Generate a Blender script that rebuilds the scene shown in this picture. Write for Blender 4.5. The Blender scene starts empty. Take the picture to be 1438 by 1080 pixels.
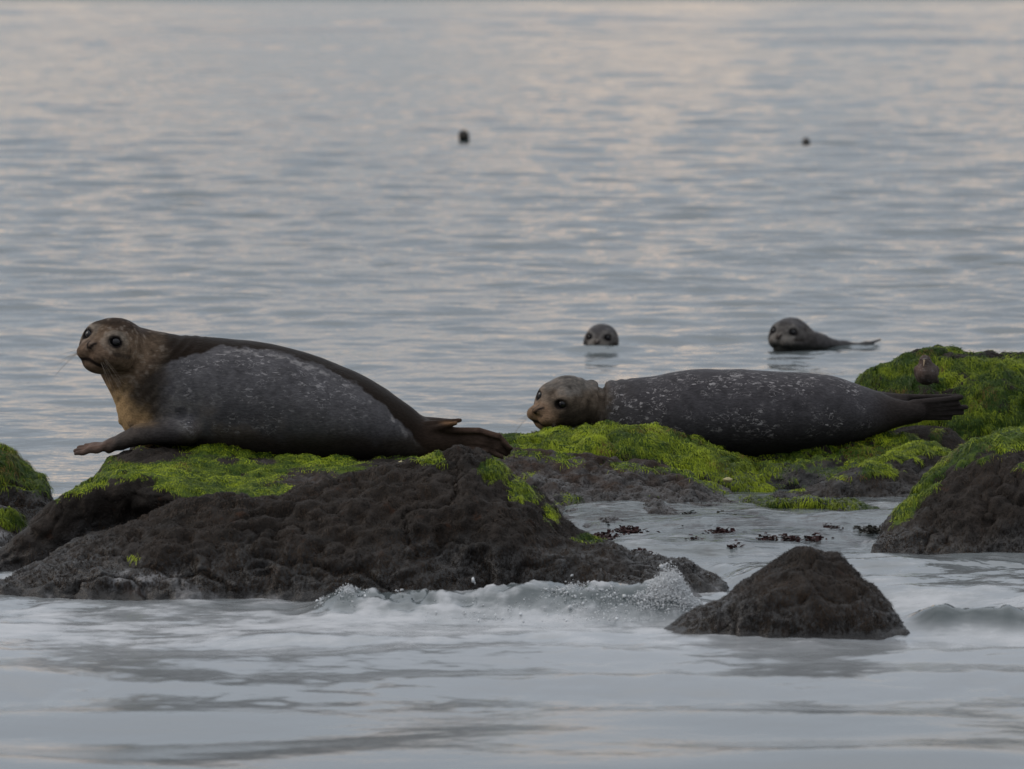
import bpy, math
import numpy as np
from mathutils import Vector

scene = bpy.context.scene
col = scene.collection
R = math.radians
rng = np.random.default_rng(7)

# ------------------------------------------------------------------ camera
CAM_H = 2.058          # lens about two metres above the sea
HZ = -8.0              # photo row of the horizon, just above the frame
FPX = 7600.0           # focal length in photo pixels (about a 190 mm lens)
PITCH = math.atan((540 - HZ) / FPX)
cam = bpy.data.cameras.new('camera')
cam.sensor_width = 36.0
cam.lens = 36.0 * FPX / 1438.0
cam.clip_start = 0.5
cam.clip_end = 30000
cam.dof.use_dof = True
cam.dof.focus_distance = 21.0
cam.dof.aperture_fstop = 6.0
cam_ob = bpy.data.objects.new('camera', cam)
cam_ob.location = (0, 0, CAM_H)
cam_ob.rotation_euler = (R(90) - PITCH, 0, 0)
col.objects.link(cam_ob)
scene.camera = cam_ob

# ------------------------------------------------------------------ sky, sun, exposure
SUN_EL, SUN_AZ = 30.0, -80.0      # low sun to the left, veiled by cloud
w = bpy.data.worlds.new('World')
scene.world = w
w.use_nodes = True
nt = w.node_tree
nt.nodes.clear()
def wn(t, **kw):
    n = nt.nodes.new(t)
    for k, v in kw.items():
        setattr(n, k, v)
    return n
wout = wn('ShaderNodeOutputWorld')
wbg = wn('ShaderNodeBackground')
nish = wn('ShaderNodeTexSky', sky_type='NISHITA', sun_disc=False)
nish.sun_elevation = R(SUN_EL)
nish.sun_rotation = R(SUN_AZ)
tc = wn('ShaderNodeTexCoord')
sep = wn('ShaderNodeSeparateXYZ')
nt.links.new(tc.outputs['Generated'], sep.inputs[0])
ramp = wn('ShaderNodeValToRGB')
nt.links.new(sep.outputs['Z'], ramp.inputs[0])
cr = ramp.color_ramp
SKY = [(0.0, (.142, .154, .170)), (.012, (.165, .178, .196)), (.045, (.230, .250, .276)), (.12, (.284, .312, .348)),
       (.34, (.37, .40, .445)), (.55, (.62, .64, .67)), (1.0, (.82, .83, .85))]
cr.elements[0].position, cr.elements[0].color = SKY[0][0], SKY[0][1] + (1,)
cr.elements[1].position, cr.elements[1].color = SKY[-1][0], SKY[-1][1] + (1,)
for p_, c_ in SKY[1:-1]:
    e = cr.elements.new(p_)
    e.color = c_ + (1,)
mapn = wn('ShaderNodeMapping')
mapn.inputs['Scale'].default_value = (1.0, 1.0, 3.0)
nt.links.new(tc.outputs['Generated'], mapn.inputs[0])
cl = wn('ShaderNodeTexNoise')
cl.inputs['Scale'].default_value = 13
cl.inputs['Detail'].default_value = 5
cl.inputs['Roughness'].default_value = .55
nt.links.new(mapn.outputs[0], cl.inputs['Vector'])
clr = wn('ShaderNodeMapRange', interpolation_type='SMOOTHSTEP')
clr.inputs['From Min'].default_value = .46
clr.inputs['From Max'].default_value = .58
nt.links.new(cl.outputs['Fac'], clr.inputs['Value'])
belt = wn('ShaderNodeValToRGB')          # the lit cloud lies in a belt above the horizon
nt.links.new(sep.outputs['Z'], belt.inputs[0])
be = belt.color_ramp.elements
be[0].position, be[0].color = .026, (0, 0, 0, 1)
be[1].position, be[1].color = .046, (1, 1, 1, 1)
for p_, v_ in ((.090, 1), (.20, 0)):
    e = be.new(p_)
    e.color = (v_, v_, v_, 1)
m2 = wn('ShaderNodeMath', operation='MULTIPLY')
nt.links.new(belt.outputs[0], m2.inputs[0]); nt.links.new(clr.outputs[0], m2.inputs[1])
peach = wn('ShaderNodeMix', data_type='RGBA')
nt.links.new(m2.outputs[0], peach.inputs['Factor'])
nt.links.new(ramp.outputs[0], peach.inputs['A'])
peach.inputs['B'].default_value = (.66, .505, .39, 1)
mul = wn('ShaderNodeVectorMath', operation='SCALE')
nt.links.new(peach.outputs['Result'], mul.inputs[0])
mul.inputs['Scale'].default_value = 1.38
nm = wn('ShaderNodeVectorMath', operation='SCALE')
nt.links.new(nish.outputs[0], nm.inputs[0])
nm.inputs['Scale'].default_value = .012
addn = wn('ShaderNodeVectorMath', operation='ADD')
nt.links.new(mul.outputs[0], addn.inputs[0]); nt.links.new(nm.outputs[0], addn.inputs[1])
nt.links.new(addn.outputs[0], wbg.inputs['Color'])
wbg.inputs['Strength'].default_value = 1.0
nt.links.new(wbg.outputs[0], wout.inputs['Surface'])

sl = bpy.data.lights.new('sun', 'SUN')
sl.energy = 1.0
sl.angle = R(28)
sl.color = (1.0, .87, .74)
so = bpy.data.objects.new('sun', sl)
az = R(SUN_AZ)
sdir = Vector((math.sin(az) * math.cos(R(SUN_EL)), math.cos(az) * math.cos(R(SUN_EL)), math.sin(R(SUN_EL))))
so.rotation_euler = (-sdir).to_track_quat('-Z', 'Y').to_euler()
so.location = (0, 0, 20)
col.objects.link(so)

vs = scene.view_settings
vs.view_transform = 'Standard'
vs.look = 'None'
vs.gamma = 1.0
vs.exposure = 0.06
vs.use_curve_mapping = False
scene.cycles.max_bounces = 6
scene.cycles.use_denoising = True

# ------------------------------------------------------------------ maths helpers
CP, SP = math.cos(PITCH), math.sin(PITCH)
def at(px, py, Y):
    """the point of the ray through a photo pixel at distance Y"""
    dx, dv = (px - 719.0) / FPX, (540.0 - py) / FPX
    ry, rz = CP + dv * SP, -SP + dv * CP
    return np.array((dx / ry * Y, Y, CAM_H + rz / ry * Y))
def wz(px, z, Y):
    """a point at distance Y and height z in the column of a photo pixel"""
    a = at(px, 540, Y)
    return np.array((a[0], Y, z))
def proj(P):
    x, y, z = P[:, 0], P[:, 1], P[:, 2] - CAM_H
    d = y * CP - z * SP
    v = y * SP + z * CP
    return 719.0 + FPX * x / d, 540.0 - FPX * v / d
def sstep(a, b, x):
    t = np.clip((x - a) / (b - a), 0, 1)
    return t * t * (3 - 2 * t)
def _hash(i, j, k, seed):
    h = (i.astype(np.uint32) * np.uint32(374761393) + j.astype(np.uint32) * np.uint32(668265263)
         + k.astype(np.uint32) * np.uint32(2147483647 - 58) + np.uint32((seed * 1274126177) & 0xffffffff))
    h = (h ^ (h >> np.uint32(13))) * np.uint32(1274126177)
    h = (h ^ (h >> np.uint32(16))) * np.uint32(2246822519)
    h = h ^ (h >> np.uint32(15))
    return h.astype(np.float32) * np.float32(2.0 / 4294967295.0) - 1
def vnoise(P, seed=0):
    P = np.asarray(P, dtype=np.float32)
    F = np.floor(P)
    I = F.astype(np.int64)
    f = P - F
    f = f * f * f * (f * (f * 6 - 15) + 10)
    out = 0
    for a in (0, 1):
        wa = f[:, 0] if a else 1 - f[:, 0]
        for b in (0, 1):
            wb = f[:, 1] if b else 1 - f[:, 1]
            for c in (0, 1):
                wc = f[:, 2] if c else 1 - f[:, 2]
                out = out + wa * wb * wc * _hash(I[:, 0] + a, I[:, 1] + b, I[:, 2] + c, seed)
    return out
def fbm(P, scale, oct=4, seed=0, gain=.5):
    P = np.asarray(P) * scale
    o, a, t = 0, 1.0, 0
    for k in range(oct):
        o = o + a * vnoise(P + 17.3 * k, seed + k)
        t += a
        P = P * 2.03
        a *= gain
    return o / t
def smooth_curve(xs, ys, xq):
    """monotone-ish cubic through control points (finite-difference tangents, limited)"""
    xs, ys = np.asarray(xs, float), np.asarray(ys, float)
    d = np.diff(ys) / np.diff(xs)
    m = np.empty_like(ys)
    m[0], m[-1] = d[0], d[-1]
    for i in range(1, len(xs) - 1):
        m[i] = 0 if d[i - 1] * d[i] <= 0 else 2 * d[i - 1] * d[i] / (d[i - 1] + d[i])
    xq = np.clip(xq, xs[0], xs[-1])
    k = np.clip(np.searchsorted(xs, xq) - 1, 0, len(xs) - 2)
    h = xs[k + 1] - xs[k]
    t = (xq - xs[k]) / h
    return ((2 * t**3 - 3 * t**2 + 1) * ys[k] + (t**3 - 2 * t**2 + t) * h * m[k]
            + (-2 * t**3 + 3 * t**2) * ys[k + 1] + (t**3 - t**2) * h * m[k + 1])

# ------------------------------------------------------------------ object helpers
def mesh_np(name, V, faces, mat, parent=None, origin=(0, 0, 0), smooth=True, attrs=None):
    V = np.asarray(V, dtype=np.float32)
    origin = np.asarray(origin, dtype=np.float32)
    me = bpy.data.meshes.new(name)
    faces = np.asarray(faces, dtype=np.int32)
    nf, k = faces.shape
    me.vertices.add(len(V)); me.loops.add(nf * k); me.polygons.add(nf)
    me.vertices.foreach_set('co', (V - origin).ravel())
    me.loops.foreach_set('vertex_index', faces.ravel())
    me.polygons.foreach_set('loop_start', np.arange(0, nf * k, k, dtype=np.int32))
    me.polygons.foreach_set('use_smooth', np.full(nf, smooth))
    me.update(calc_edges=True)
    for an, av in (attrs or {}).items():
        av = np.asarray(av, dtype=np.float32)
        if av.ndim == 1:
            a = me.attributes.new(an, 'FLOAT', 'POINT')
            a.data.foreach_set('value', av)
        else:
            a = me.attributes.new(an, 'FLOAT_COLOR', 'POINT')
            a.data.foreach_set('color', np.concatenate([av, np.ones((len(av), 1), np.float32)], 1).ravel())
    if mat:
        me.materials.append(mat)
    o = bpy.data.objects.new(name, me)
    col.objects.link(o)
    if parent:
        o.parent = parent
        o.location = np.asarray(origin) - np.asarray(parent.location)
    else:
        o.location = origin
    return o
def tag(o, label=None, cat=None, group=None, kind=None):
    if label: o['label'] = label
    if cat: o['category'] = cat
    if group: o['group'] = group
    if kind: o['kind'] = kind
    return o

# ------------------------------------------------------------------ materials
class NM:
    def __init__(s, name):
        s.m = bpy.data.materials.new(name)
        s.m.use_nodes = True
        s.t = s.m.node_tree
        s.b = s.t.nodes['Principled BSDF']
        s.out = s.t.nodes['Material Output']
    def n(s, t, **kw):
        x = s.t.nodes.new(t)
        for k, v in kw.items():
            setattr(x, k, v)
        return x
    def l(s, a, b): s.t.links.new(a, b)
    def pos(s): return s.n('ShaderNodeNewGeometry').outputs['Position']
    def attr(s, name):
        a = s.n('ShaderNodeAttribute'); a.attribute_name = name
        return a
    def noise(s, scale, detail=4, rough=.55, stretch=None, vec=None):
        v = vec or s.pos()
        if stretch:
            mp = s.n('ShaderNodeMapping'); mp.inputs['Scale'].default_value = stretch
            s.l(v, mp.inputs[0]); v = mp.outputs[0]
        x = s.n('ShaderNodeTexNoise')
        x.inputs['Scale'].default_value = scale; x.inputs['Detail'].default_value = detail
        x.inputs['Roughness'].default_value = rough
        s.l(v, x.inputs['Vector'])
        return x.outputs['Fac']
    def rng(s, v, a, b, c=0., d=1., smooth=True):
        if a > b: a, b, c, d = b, a, d, c
        x = s.n('ShaderNodeMapRange', interpolation_type='SMOOTHSTEP' if smooth else 'LINEAR')
        for k, q in zip(('From Min', 'From Max', 'To Min', 'To Max'), (a, b, c, d)):
            x.inputs[k].default_value = q
        s.l(v, x.inputs['Value'])
        return x.outputs[0]
    def math(s, op, a, b=None):
        x = s.n('ShaderNodeMath', operation=op)
        for i, q in enumerate((a, b)):
            if q is None: continue
            if isinstance(q, (int, float)): x.inputs[i].default_value = q
            else: s.l(q, x.inputs[i])
        return x.outputs[0]
    def mix(s, f, a, b, blend='MIX'):
        x = s.n('ShaderNodeMix', data_type='RGBA', blend_type=blend)
        for k, q in (('Factor', f), ('A', a), ('B', b)):
            if isinstance(q, (int, float)): x.inputs[k].default_value = q
            elif isinstance(q, tuple): x.inputs[k].default_value = q + (1,)
            else: s.l(q, x.inputs[k])
        return x.outputs['Result']
    def bump(s, h, strength, dist, normal=None):
        x = s.n('ShaderNodeBump')
        x.inputs['Strength'].default_value = strength; x.inputs['Distance'].default_value = dist
        s.l(h, x.inputs['Height'])
        if normal: s.l(normal, x.inputs['Normal'])
        return x.outputs['Normal']

def rock_material():
    m = NM('dark wet rock')
    big = m.noise(5, 5); mid = m.noise(22, 5, .62); fine = m.noise(90, 4, .65)
    c = m.mix(m.rng(big, .35, .65), (.011, .009, .0075), (.027, .022, .019))
    c = m.mix(m.rng(mid, .45, .72), c, (.010, .0075, .006))
    c = m.mix(m.rng(fine, .60, .78), c, (.050, .045, .043))
    rust = m.noise(13, 4, .6)
    c = m.mix(m.rng(rust, .60, .74), c, (.032, .015, .008))
    bare = m.attr('bare').outputs['Fac']          # paler, scoured stone
    c = m.mix(bare, c, m.mix(m.rng(rust, .42, .62), m.mix(m.rng(mid, .35, .66), (.080, .075, .074), (.013, .010, .009)), (.040, .026, .019)))
    moss = m.attr('moss').outputs['Fac']
    mfac = m.rng(m.math('ADD', moss, m.math('MULTIPLY', m.math('SUBTRACT', fine, .5), .7)), .42, .62)
    mc = m.mix(m.rng(m.noise(16, 4), .35, .65), (.016, .036, .004), (.060, .090, .009))
    c = m.mix(mfac, c, mc)
    # the tide wets the lowest hand's breadth of every rock
    sp_ = m.n('ShaderNodeSeparateXYZ'); m.l(m.pos(), sp_.inputs[0])
    zz = m.math('ADD', sp_.outputs['Z'], m.math('MULTIPLY', m.math('SUBTRACT', big, .5), .35))
    wet = m.rng(zz, .22, .06)
    film = m.attr('film').outputs['Fac']
    ff = m.rng(m.math('ADD', film, m.math('MULTIPLY', m.math('SUBTRACT', m.noise(14, 5, .6, (1, 1, .5)), .5), 1.3)), .45, 1.0, 0, .75)
    c = m.mix(m.math('MULTIPLY', wet, .55), c, (.009, .009, .010))
    c = m.mix(ff, c, (.24, .24, .25))              # thin froth running off
    m.l(c, m.b.inputs['Base Color'])
    r = m.rng(wet, 0, 1, .70, .26, False)
    m.l(r, m.b.inputs['Roughness'])
    m.l(m.rng(wet, 0, 1, .10, .36, False), m.b.inputs['Specular IOR Level'])
    hsum = m.math('ADD', m.math('MULTIPLY', mid, .6), m.math('MULTIPLY', fine, .35))
    m.l(m.bump(hsum, .9, .02), m.b.inputs['Normal'])
    return m.m
def blade_material(name):
    m = NM(name)
    m.l(m.attr('col').outputs['Color'], m.b.inputs['Base Color'])
    m.b.inputs['Roughness'].default_value = .5
    m.b.inputs['Specular IOR Level'].default_value = .15
    return m.m
def coat_material():
    m = NM('seal coat')
    c = m.attr('col').outputs['Color']
    fine = m.noise(160, 3, .6, (.35, 1, 1))
    c = m.mix(1.0, c, m.mix(m.rng(fine, .3, .7), (.78, .78, .78), (1.2, 1.2, 1.2)), 'MULTIPLY')
    fl = m.attr('fleck').outputs['Fac']
    n1 = m.noise(52, 2.5, .5, (.5, 1, 1))
    # ring-like flecks: a band of the noise rather than its peak
    band = m.math('ABSOLUTE', m.math('SUBTRACT', n1, .57))
    ring = m.rng(band, .020, .004, 0, .8)
    gate = m.rng(m.noise(9, 4, .6), .40, .60)
    spots = m.rng(m.noise(75, 2, .5, (.45, 1, 1)), .62, .67)
    f = m.math('MULTIPLY', m.math('MULTIPLY', m.math('MAXIMUM', ring, spots), gate), fl)
    c = m.mix(f, c, (.235, .225, .23))
    m.l(c, m.b.inputs['Base Color'])
    wet = m.attr('wet').outputs['Fac']
    m.l(m.rng(wet, 0, 1, .50, .34, False), m.b.inputs['Roughness'])
    m.b.inputs['Specular IOR Level'].default_value = .014
    m.l(m.bump(m.math('ADD', fine, m.math('MULTIPLY', m.noise(30, 3), .8)), .35, .006), m.b.inputs['Normal'])
    return m.m
def eye_material():
    m = NM('eye')
    m.b.inputs['Base Color'].default_value = (.006, .006, .008, 1)
    m.b.inputs['Roughness'].default_value = .10
    m.b.inputs['Specular IOR Level'].default_value = .3
    return m.m
def plain(name, c, rough=.5):
    m = NM(name)
    n = m.noise(80, 3)
    m.l(m.mix(m.rng(n, .3, .7), tuple(x * .8 for x in c), tuple(x * 1.15 for x in c)), m.b.inputs['Base Color'])
    m.b.inputs['Roughness'].default_value = rough
    return m.m
def water_material():
    m = NM('sea water')
    foam = m.attr('foam').outputs['Fac']
    calm = m.attr('calm').outputs['Fac']
    n1 = m.noise(9, 5, .6, (.6, 1, 1)); n2 = m.noise(34, 4, .6, (.6, 1, 1))
    f = m.math('ADD', foam, m.math('MULTIPLY', m.math('SUBTRACT', m.math('ADD', m.math('MULTIPLY', n1, .6), m.math('MULTIPLY', n2, .4)), .5), 1.1))
    ff = m.rng(f, .30, .95, 0, .92)
    aer = m.attr('milk').outputs['Fac']
    c = m.mix(ff, m.mix(aer, (.055, .070, .074), (.275, .29, .305)), (.44, .45, .47))
    sh = m.attr('shoal').outputs['Fac']
    tex = m.math('ADD', m.math('MULTIPLY', m.noise(24, 5, .65, (.55, 1, 1)), .7), m.math('MULTIPLY', m.noise(7, 3, .5), .3))
    c = m.mix(m.math('MULTIPLY', sh, m.rng(tex, .48, .60)), c, (.028, .022, .020))
    m.l(c, m.b.inputs['Base Color'])
    m.l(m.math('MAXIMUM', m.rng(ff, 0, .9, .035, .55, False), m.math('ADD', m.math('MULTIPLY', aer, .12), m.math('MULTIPLY', m.attr('silk').outputs['Fac'], .07))), m.b.inputs['Roughness'])
    m.b.inputs['IOR'].default_value = 1.333
    # wind ripples
    r1 = m.noise(1.6, 3, .5, (.55, 1, 1)); r2 = m.noise(6.5, 3, .55, (.6, 1, 1)); r3 = m.noise(26, 2, .5, (.7, 1, 1))
    h = m.math('ADD', m.math('MULTIPLY', r1, .15), m.math('MULTIPLY', r2, .105))
    h = m.math('ADD', h, m.math('MULTIPLY', r3, .010))
    h = m.math('MULTIPLY', h, m.math('SUBTRACT', 1.0, calm))
    h = m.math('ADD', h, m.math('MULTIPLY', m.math('MULTIPLY', m.attr('shoal').outputs['Fac'], tex), .06))
    m.l(m.bump(h, 1.0, .22), m.b.inputs['Normal'])
    return m.m
M_ROCK = rock_material()
M_BLADE = blade_material('algae strands')
M_COAT = coat_material()
M_EYE = eye_material()
M_WHISK = plain('whisker', (.16, .13, .10), .4)
M_WATER = water_material()
M_FROTH = plain('froth', (.50, .52, .54), .35)
M_SHELL = plain('shell', (.36, .32, .16), .6)
M_BIRD = None

# ------------------------------------------------------------------ rocks
ROCKS = []
def catmull(Pm1, P0, P1, P2, t):
    t2, t3 = t * t, t * t * t
    return .5 * ((2 * P0) + (-Pm1 + P1) * t + (2 * Pm1 - 5 * P0 + 4 * P1 - P2) * t2 + (-Pm1 + 3 * P0 - 3 * P1 + P2) * t3)
def blob(px, py, cx, cy, rx, ry):
    return np.exp(-(((px - cx) / rx) ** 2 + ((py - cy) / ry) ** 2))
def rock(label, rows, moss=None, bare=None, film=None, amp=1.0, res=.011, seed=0, group='rocks of the reef', blades=0, fuzz=0, blade_len=.030, tone=.42):
    # resample every row across, then spline the rows front to back
    span = max(np.linalg.norm(np.diff(np.array(r), axis=0), axis=1).sum() for r in rows)
    nu = int(span / res) + 2
    tq = np.linspace(0, 1, nu)
    cur = []
    for r in rows:
        A = np.array(r)
        L = np.concatenate([[0], np.cumsum(np.abs(np.diff(A[:, 0])) + 1e-4)])
        L /= L[-1]
        cur.append(np.stack([smooth_curve(L, A[:, k], tq) for k in range(3)], 1))
    cur = np.array(cur)
    out = []
    for i in range(len(cur) - 1):
        d = np.linalg.norm(cur[i + 1] - cur[i], axis=1).max()
        n = max(3, int(d / res))
        a = cur[i - 1] if i else 2 * cur[0] - cur[1]
        b = cur[i + 2] if i + 2 < len(cur) else 2 * cur[-1] - cur[-2]
        for k in range(n):
            out.append(catmull(a, cur[i], cur[i + 1], b, k / n))
    out.append(cur[-1])
    G = np.array(out)
    nv = len(G)
    def normals(G):
        du = np.gradient(G, axis=1); dv = np.gradient(G, axis=0)
        N = np.cross(du, dv)
        return N / (np.linalg.norm(N, axis=2, keepdims=True) + 1e-9)
    N = normals(G).reshape(-1, 3)
    P = G.reshape(-1, 3)
    d = .030 * fbm(P, 5.0, 3, seed) + .020 * (1 - 2 * np.abs(fbm(P, 9.0, 3, seed + 9))) - .008 + .013 * fbm(P, 20, 3, seed + 20) + .004 * fbm(P, 70, 2, seed + 30)
    ck = fbm(P, 3.6, 3, seed + 35)
    d = d - .020 * np.exp(-(ck / .028) ** 2) - .010 * np.exp(-(fbm(P, 8.5, 2, seed + 36) / .03) ** 2)
    P = P + N * (d * amp)[:, None]
    N = normals(P.reshape(nv, nu, 3)).reshape(-1, 3)
    px, py = proj(P)
    n1 = fbm(P, 9, 4, seed + 40)
    ms = np.clip(moss(px, py, P[:, 2], N[:, 2], n1), 0, 1) if moss else np.zeros(len(P))
    br = np.clip(bare(px, py, P[:, 2], N[:, 2], n1), 0, 1) if bare else np.zeros(len(P))
    fl = np.clip(film(px, py, P[:, 2], N[:, 2], n1), 0, 1) if film else np.zeros(len(P))
    idx = np.arange(nv * nu).reshape(nv, nu)
    F = np.stack([idx[:-1, :-1], idx[:-1, 1:], idx[1:, 1:], idx[1:, :-1]], -1).reshape(-1, 4)
    org = (P[:, 0].mean(), P[:, 1].mean(), 0.0)
    o = mesh_np('rock', P, F, M_ROCK, None, org, True, dict(moss=ms, bare=br, film=fl))
    tag(o, label, 'rock', group)
    ROCKS.append(P)
    if blades:
        strands('algae', P, N, F, ms, blades, blade_len, o, seed, 'green', tone)
    if fuzz:
        strands('seaweed', P, N, F, np.clip(1 - ms * 1.5, 0, 1) * (P[:, 2] > .03), fuzz, .015, o, seed + 5, 'dark')
    return o
def strands(name, P, N, F, wgt, n, length, parent, seed, kind, tone=.42):
    g = np.random.default_rng(seed + 100)
    c0, c1, c2, c3 = (P[F[:, k]] for k in range(4))
    area = np.linalg.norm(np.cross(c2 - c0, c3 - c1), axis=1)
    wf = np.clip(wgt[F].mean(1) - .30, 0, 1) * area * (P[F[:, 0], 2] > 0)
    nrm = N[F[:, 0]]
    wf *= (nrm[:, 1] < .75)
    if wf.sum() <= 0: return
    pick = g.choice(len(F), n, p=wf / wf.sum())
    a, b = g.random((2, n, 1))
    root = (c0[pick] * (1 - a) + c1[pick] * a) * (1 - b) + (c3[pick] * (1 - a) + c2[pick] * a) * b
    nn = nrm[pick]
    down = np.array([0, 0, -1.0]) - nn * (-nn[:, 2:3])
    cn = np.stack([fbm(root, 14, 2, seed + 60 + k) for k in range(3)], 1)
    flow = down * 1.1 + cn * .9 + g.normal(0, .22, (n, 3)) + np.array([.12, -.10, 0])
    flow -= nn * (flow * nn).sum(1, keepdims=True)
    flow /= np.linalg.norm(flow, axis=1, keepdims=True) + 1e-6
    side = np.cross(nn, flow)
    lump = fbm(root, 20, 3, seed + 70)
    L = (length * (.55 + .9 * g.random(n)) * (1 + .25 * lump))[:, None]
    W = (.0011 * (.7 + .8 * g.random(n)))[:, None]
    lift = (.10 + .28 * g.random((n, 1)) + .18 * np.clip(lump, -.6, 1)[:, None])
    mid = root + flow * L * .5 + nn * L * lift * .62
    tip = root + flow * L * 1.0 + nn * L * lift * .35 + np.array([0, 0, -1.0]) * L * .22
    root = root - nn * .004
    V = np.stack([root - side * W, root + side * W, mid + side * W * .85, mid - side * W * .85, tip - side * W * .3, tip + side * W * .3], 1).reshape(-1, 3)
    k = np.arange(n)[:, None] * 6
    Q = np.concatenate([k + np.array([[0, 1, 2, 3]]), k + np.array([[3, 2, 5, 4]])], 0)
    t = np.clip(tone + .9 * fbm(root, 7, 3, seed + 80) + .2 * g.normal(0, 1, n) + .5 * lump, 0, 1)[:, None]
    if kind == 'green':
        lo, hi = np.array([.020, .046, .004]), np.array([.270, .335, .014])
        cc = lo * (1 - t) + hi * t
        rusty = sstep(.25, .45, fbm(root, 5, 3, seed + 90))[:, None] * (g.random((n, 1)) < .35)
        cc = cc * (1 - rusty) + np.array([.12, .075, .02]) * rusty
    else:
        lo, hi = np.array([.007, .005, .004]), np.array([.036, .024, .016])
        cc = lo * (1 - t) + hi * t
    o = mesh_np(name, V, Q, M_BLADE, parent, parent.location, False, dict(col=np.repeat(cc, 6, axis=0)))
    o['kind'] = 'stuff'

def row(*pts): return [at(*p) for p in pts]
def low(z, Y, *pxs):
    """a row at one height (z and Y may be lists)"""
    zs = z if isinstance(z, (list, tuple)) else [z] * len(pxs)
    Ys = Y if isinstance(Y, (list, tuple)) else [Y] * len(pxs)
    return [wz(p, a, b) for p, a, b in zip(pxs, zs, Ys)]

# broad rock that carries the left seal
def moss_a(px, py, z, nz, n):
    top = sstep(.45, .8, nz)
    m = top * .95
    m = m * (1 - .95 * blob(px, py, 205, 637, 70, 17))
    m = m * (1 - .9 * blob(px, py, 322, 647, 20, 7)) * (1 - .8 * blob(px, py, 372, 648, 22, 6)) * (1 - .85 * blob(px, py, 430, 672, 55, 13))
    m = m * (1 - .75 * blob(px, py, 540, 650, 70, 12))
    m = np.maximum(m, .9 * blob(px, py, 110, 684, 40, 14))
    lip = np.interp(px, [60, 77, 134, 177, 214, 267, 384, 444, 600], [720, 708, 681, 672, 681, 696, 704, 694, 670])
    m = (m + n * .45) * sstep(60, 95, px) * sstep(lip + 9, lip - 1, py + 5 * n)
    return m
rock('broad mossy rock under the left seal', [
    low([-.25, -.22, -.2, -.2, -.2], [19.15, 19.1, 19.12, 19.15, 19.3], -90, 100, 300, 520, 780),
    row((-60, 812, 19.12), (20, 785, 19.12), (110, 752, 19.12), (200, 745, 19.12), (300, 750, 19.12), (430, 730, 19.15), (560, 705, 19.2), (770, 790, 19.4)),
    row((-45, 812, 19.35), (0, 782, 19.25), (40, 742, 19.22), (77, 706, 19.2), (134, 678, 19.18), (177, 670, 19.15), (214, 679, 19.14), (267, 695, 19.14), (320, 704, 19.15), (384, 701, 19.15), (444, 692, 19.2), (560, 672, 19.35), (660, 690, 19.5), (760, 770, 19.6)),
    row((-30, 830, 19.8), (40, 770, 19.75), (100, 705, 19.7), (150, 664, 19.7), (210, 652, 19.7), (300, 652, 19.75), (400, 657, 19.8), (520, 653, 19.85), (640, 660, 19.9), (750, 760, 20.0)),
    row((20, 830, 20.2), (85, 760, 20.15), (140, 668, 20.15), (175, 634, 20.2), (220, 626, 20.25), (300, 626, 20.3), (420, 638, 20.3), (540, 643, 20.3), (640, 640, 20.3), (690, 660, 20.3), (745, 760, 20.35)),
    low([-.1, .1, .3, .31, .3, .25, -.05], [20.5, 20.55, 20.6, 20.65, 20.65, 20.6, 20.5], 70, 130, 200, 350, 520, 640, 740),
    low(-.25, 21.1, 60, 200, 350, 520, 730)],
    moss=moss_a, bare=lambda px, py, z, nz, n: .8 * blob(px, py, 440, 672, 70, 14) + .7 * blob(px, py, 372, 648, 22, 6) + n * .3 * (nz > .6),
    amp=.8, seed=1, tone=.46, blades=95000, fuzz=9000, blade_len=.013)

# long dark ridge in front of it
def moss_b(px, py, z, nz, n):
    return (1.2 * blob(px, py, 608, 640, 20, 13) + 1.15 * blob(px, py, 690, 655, 22, 17) + 1.1 * blob(px, py, 730, 690, 26, 16)
            + .9 * blob(px, py, 772, 722, 16, 16) + 1.0 * blob(px, py, 828, 753, 26, 9) + .35 * blob(px, py, 185, 782, 12, 12)) + n * .5 - .06
rock('long dark ridge of rock facing the breaking wave', [
    low(-.25, [18.3, 18.1, 18.05, 18.05, 18.1, 18.1, 18.15], -100, 100, 300, 520, 740, 900, 1060),
    low([-.02] * 7, [18.5, 18.42, 18.36, 18.33, 18.33, 18.35, 18.4], -90, 100, 300, 520, 740, 900, 1045),
    row((-80, 842, 18.62), (60, 818, 18.56), (150, 800, 18.5), (270, 775, 18.5), (400, 765, 18.5), (520, 755, 18.5), (650, 740, 18.5), (760, 775, 18.5), (850, 798, 18.52), (950, 818, 18.55), (1035, 845, 18.55)),
    row((-60, 845, 18.9), (0, 822, 18.88), (50, 793, 18.85), (110, 766, 18.85), (167, 746, 18.85), (200, 740, 18.85), (234, 720, 18.85), (267, 707, 18.85), (317, 700, 18.87), (377, 706, 18.88), (434, 688, 18.9), (480, 676, 18.9), (540, 660, 18.9), (580, 650, 18.92), (620, 637, 18.95), (650, 632, 18.95), (682, 639, 18.95), (712, 660, 18.93), (745, 690, 18.9), (775, 722, 18.9), (800, 748, 18.88), (850, 768, 18.85), (910, 788, 18.82), (970, 802, 18.8), (1012, 824, 18.75), (1030, 845, 18.7)),
    low([-.12, .0, .10, .18, .18, .26, .32, .28, .10, -.02, -.1], [19.15] * 11, -50, 60, 150, 267, 380, 520, 650, 720, 800, 900, 1010),
    low(-.25, 19.5, -40, 150, 300, 500, 700, 800, 1000)],
    moss=moss_b, film=lambda px, py, z, nz, n: .75 * blob(px, py, 215, 812, 90, 18) + .5 * sstep(.05, .0, z) + .55 * blob(px, py, 870, 782, 60, 10) + .5 * n * sstep(.12, .03, z),
    amp=1.15, seed=2, blades=9000, fuzz=60000, blade_len=.020)

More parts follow.
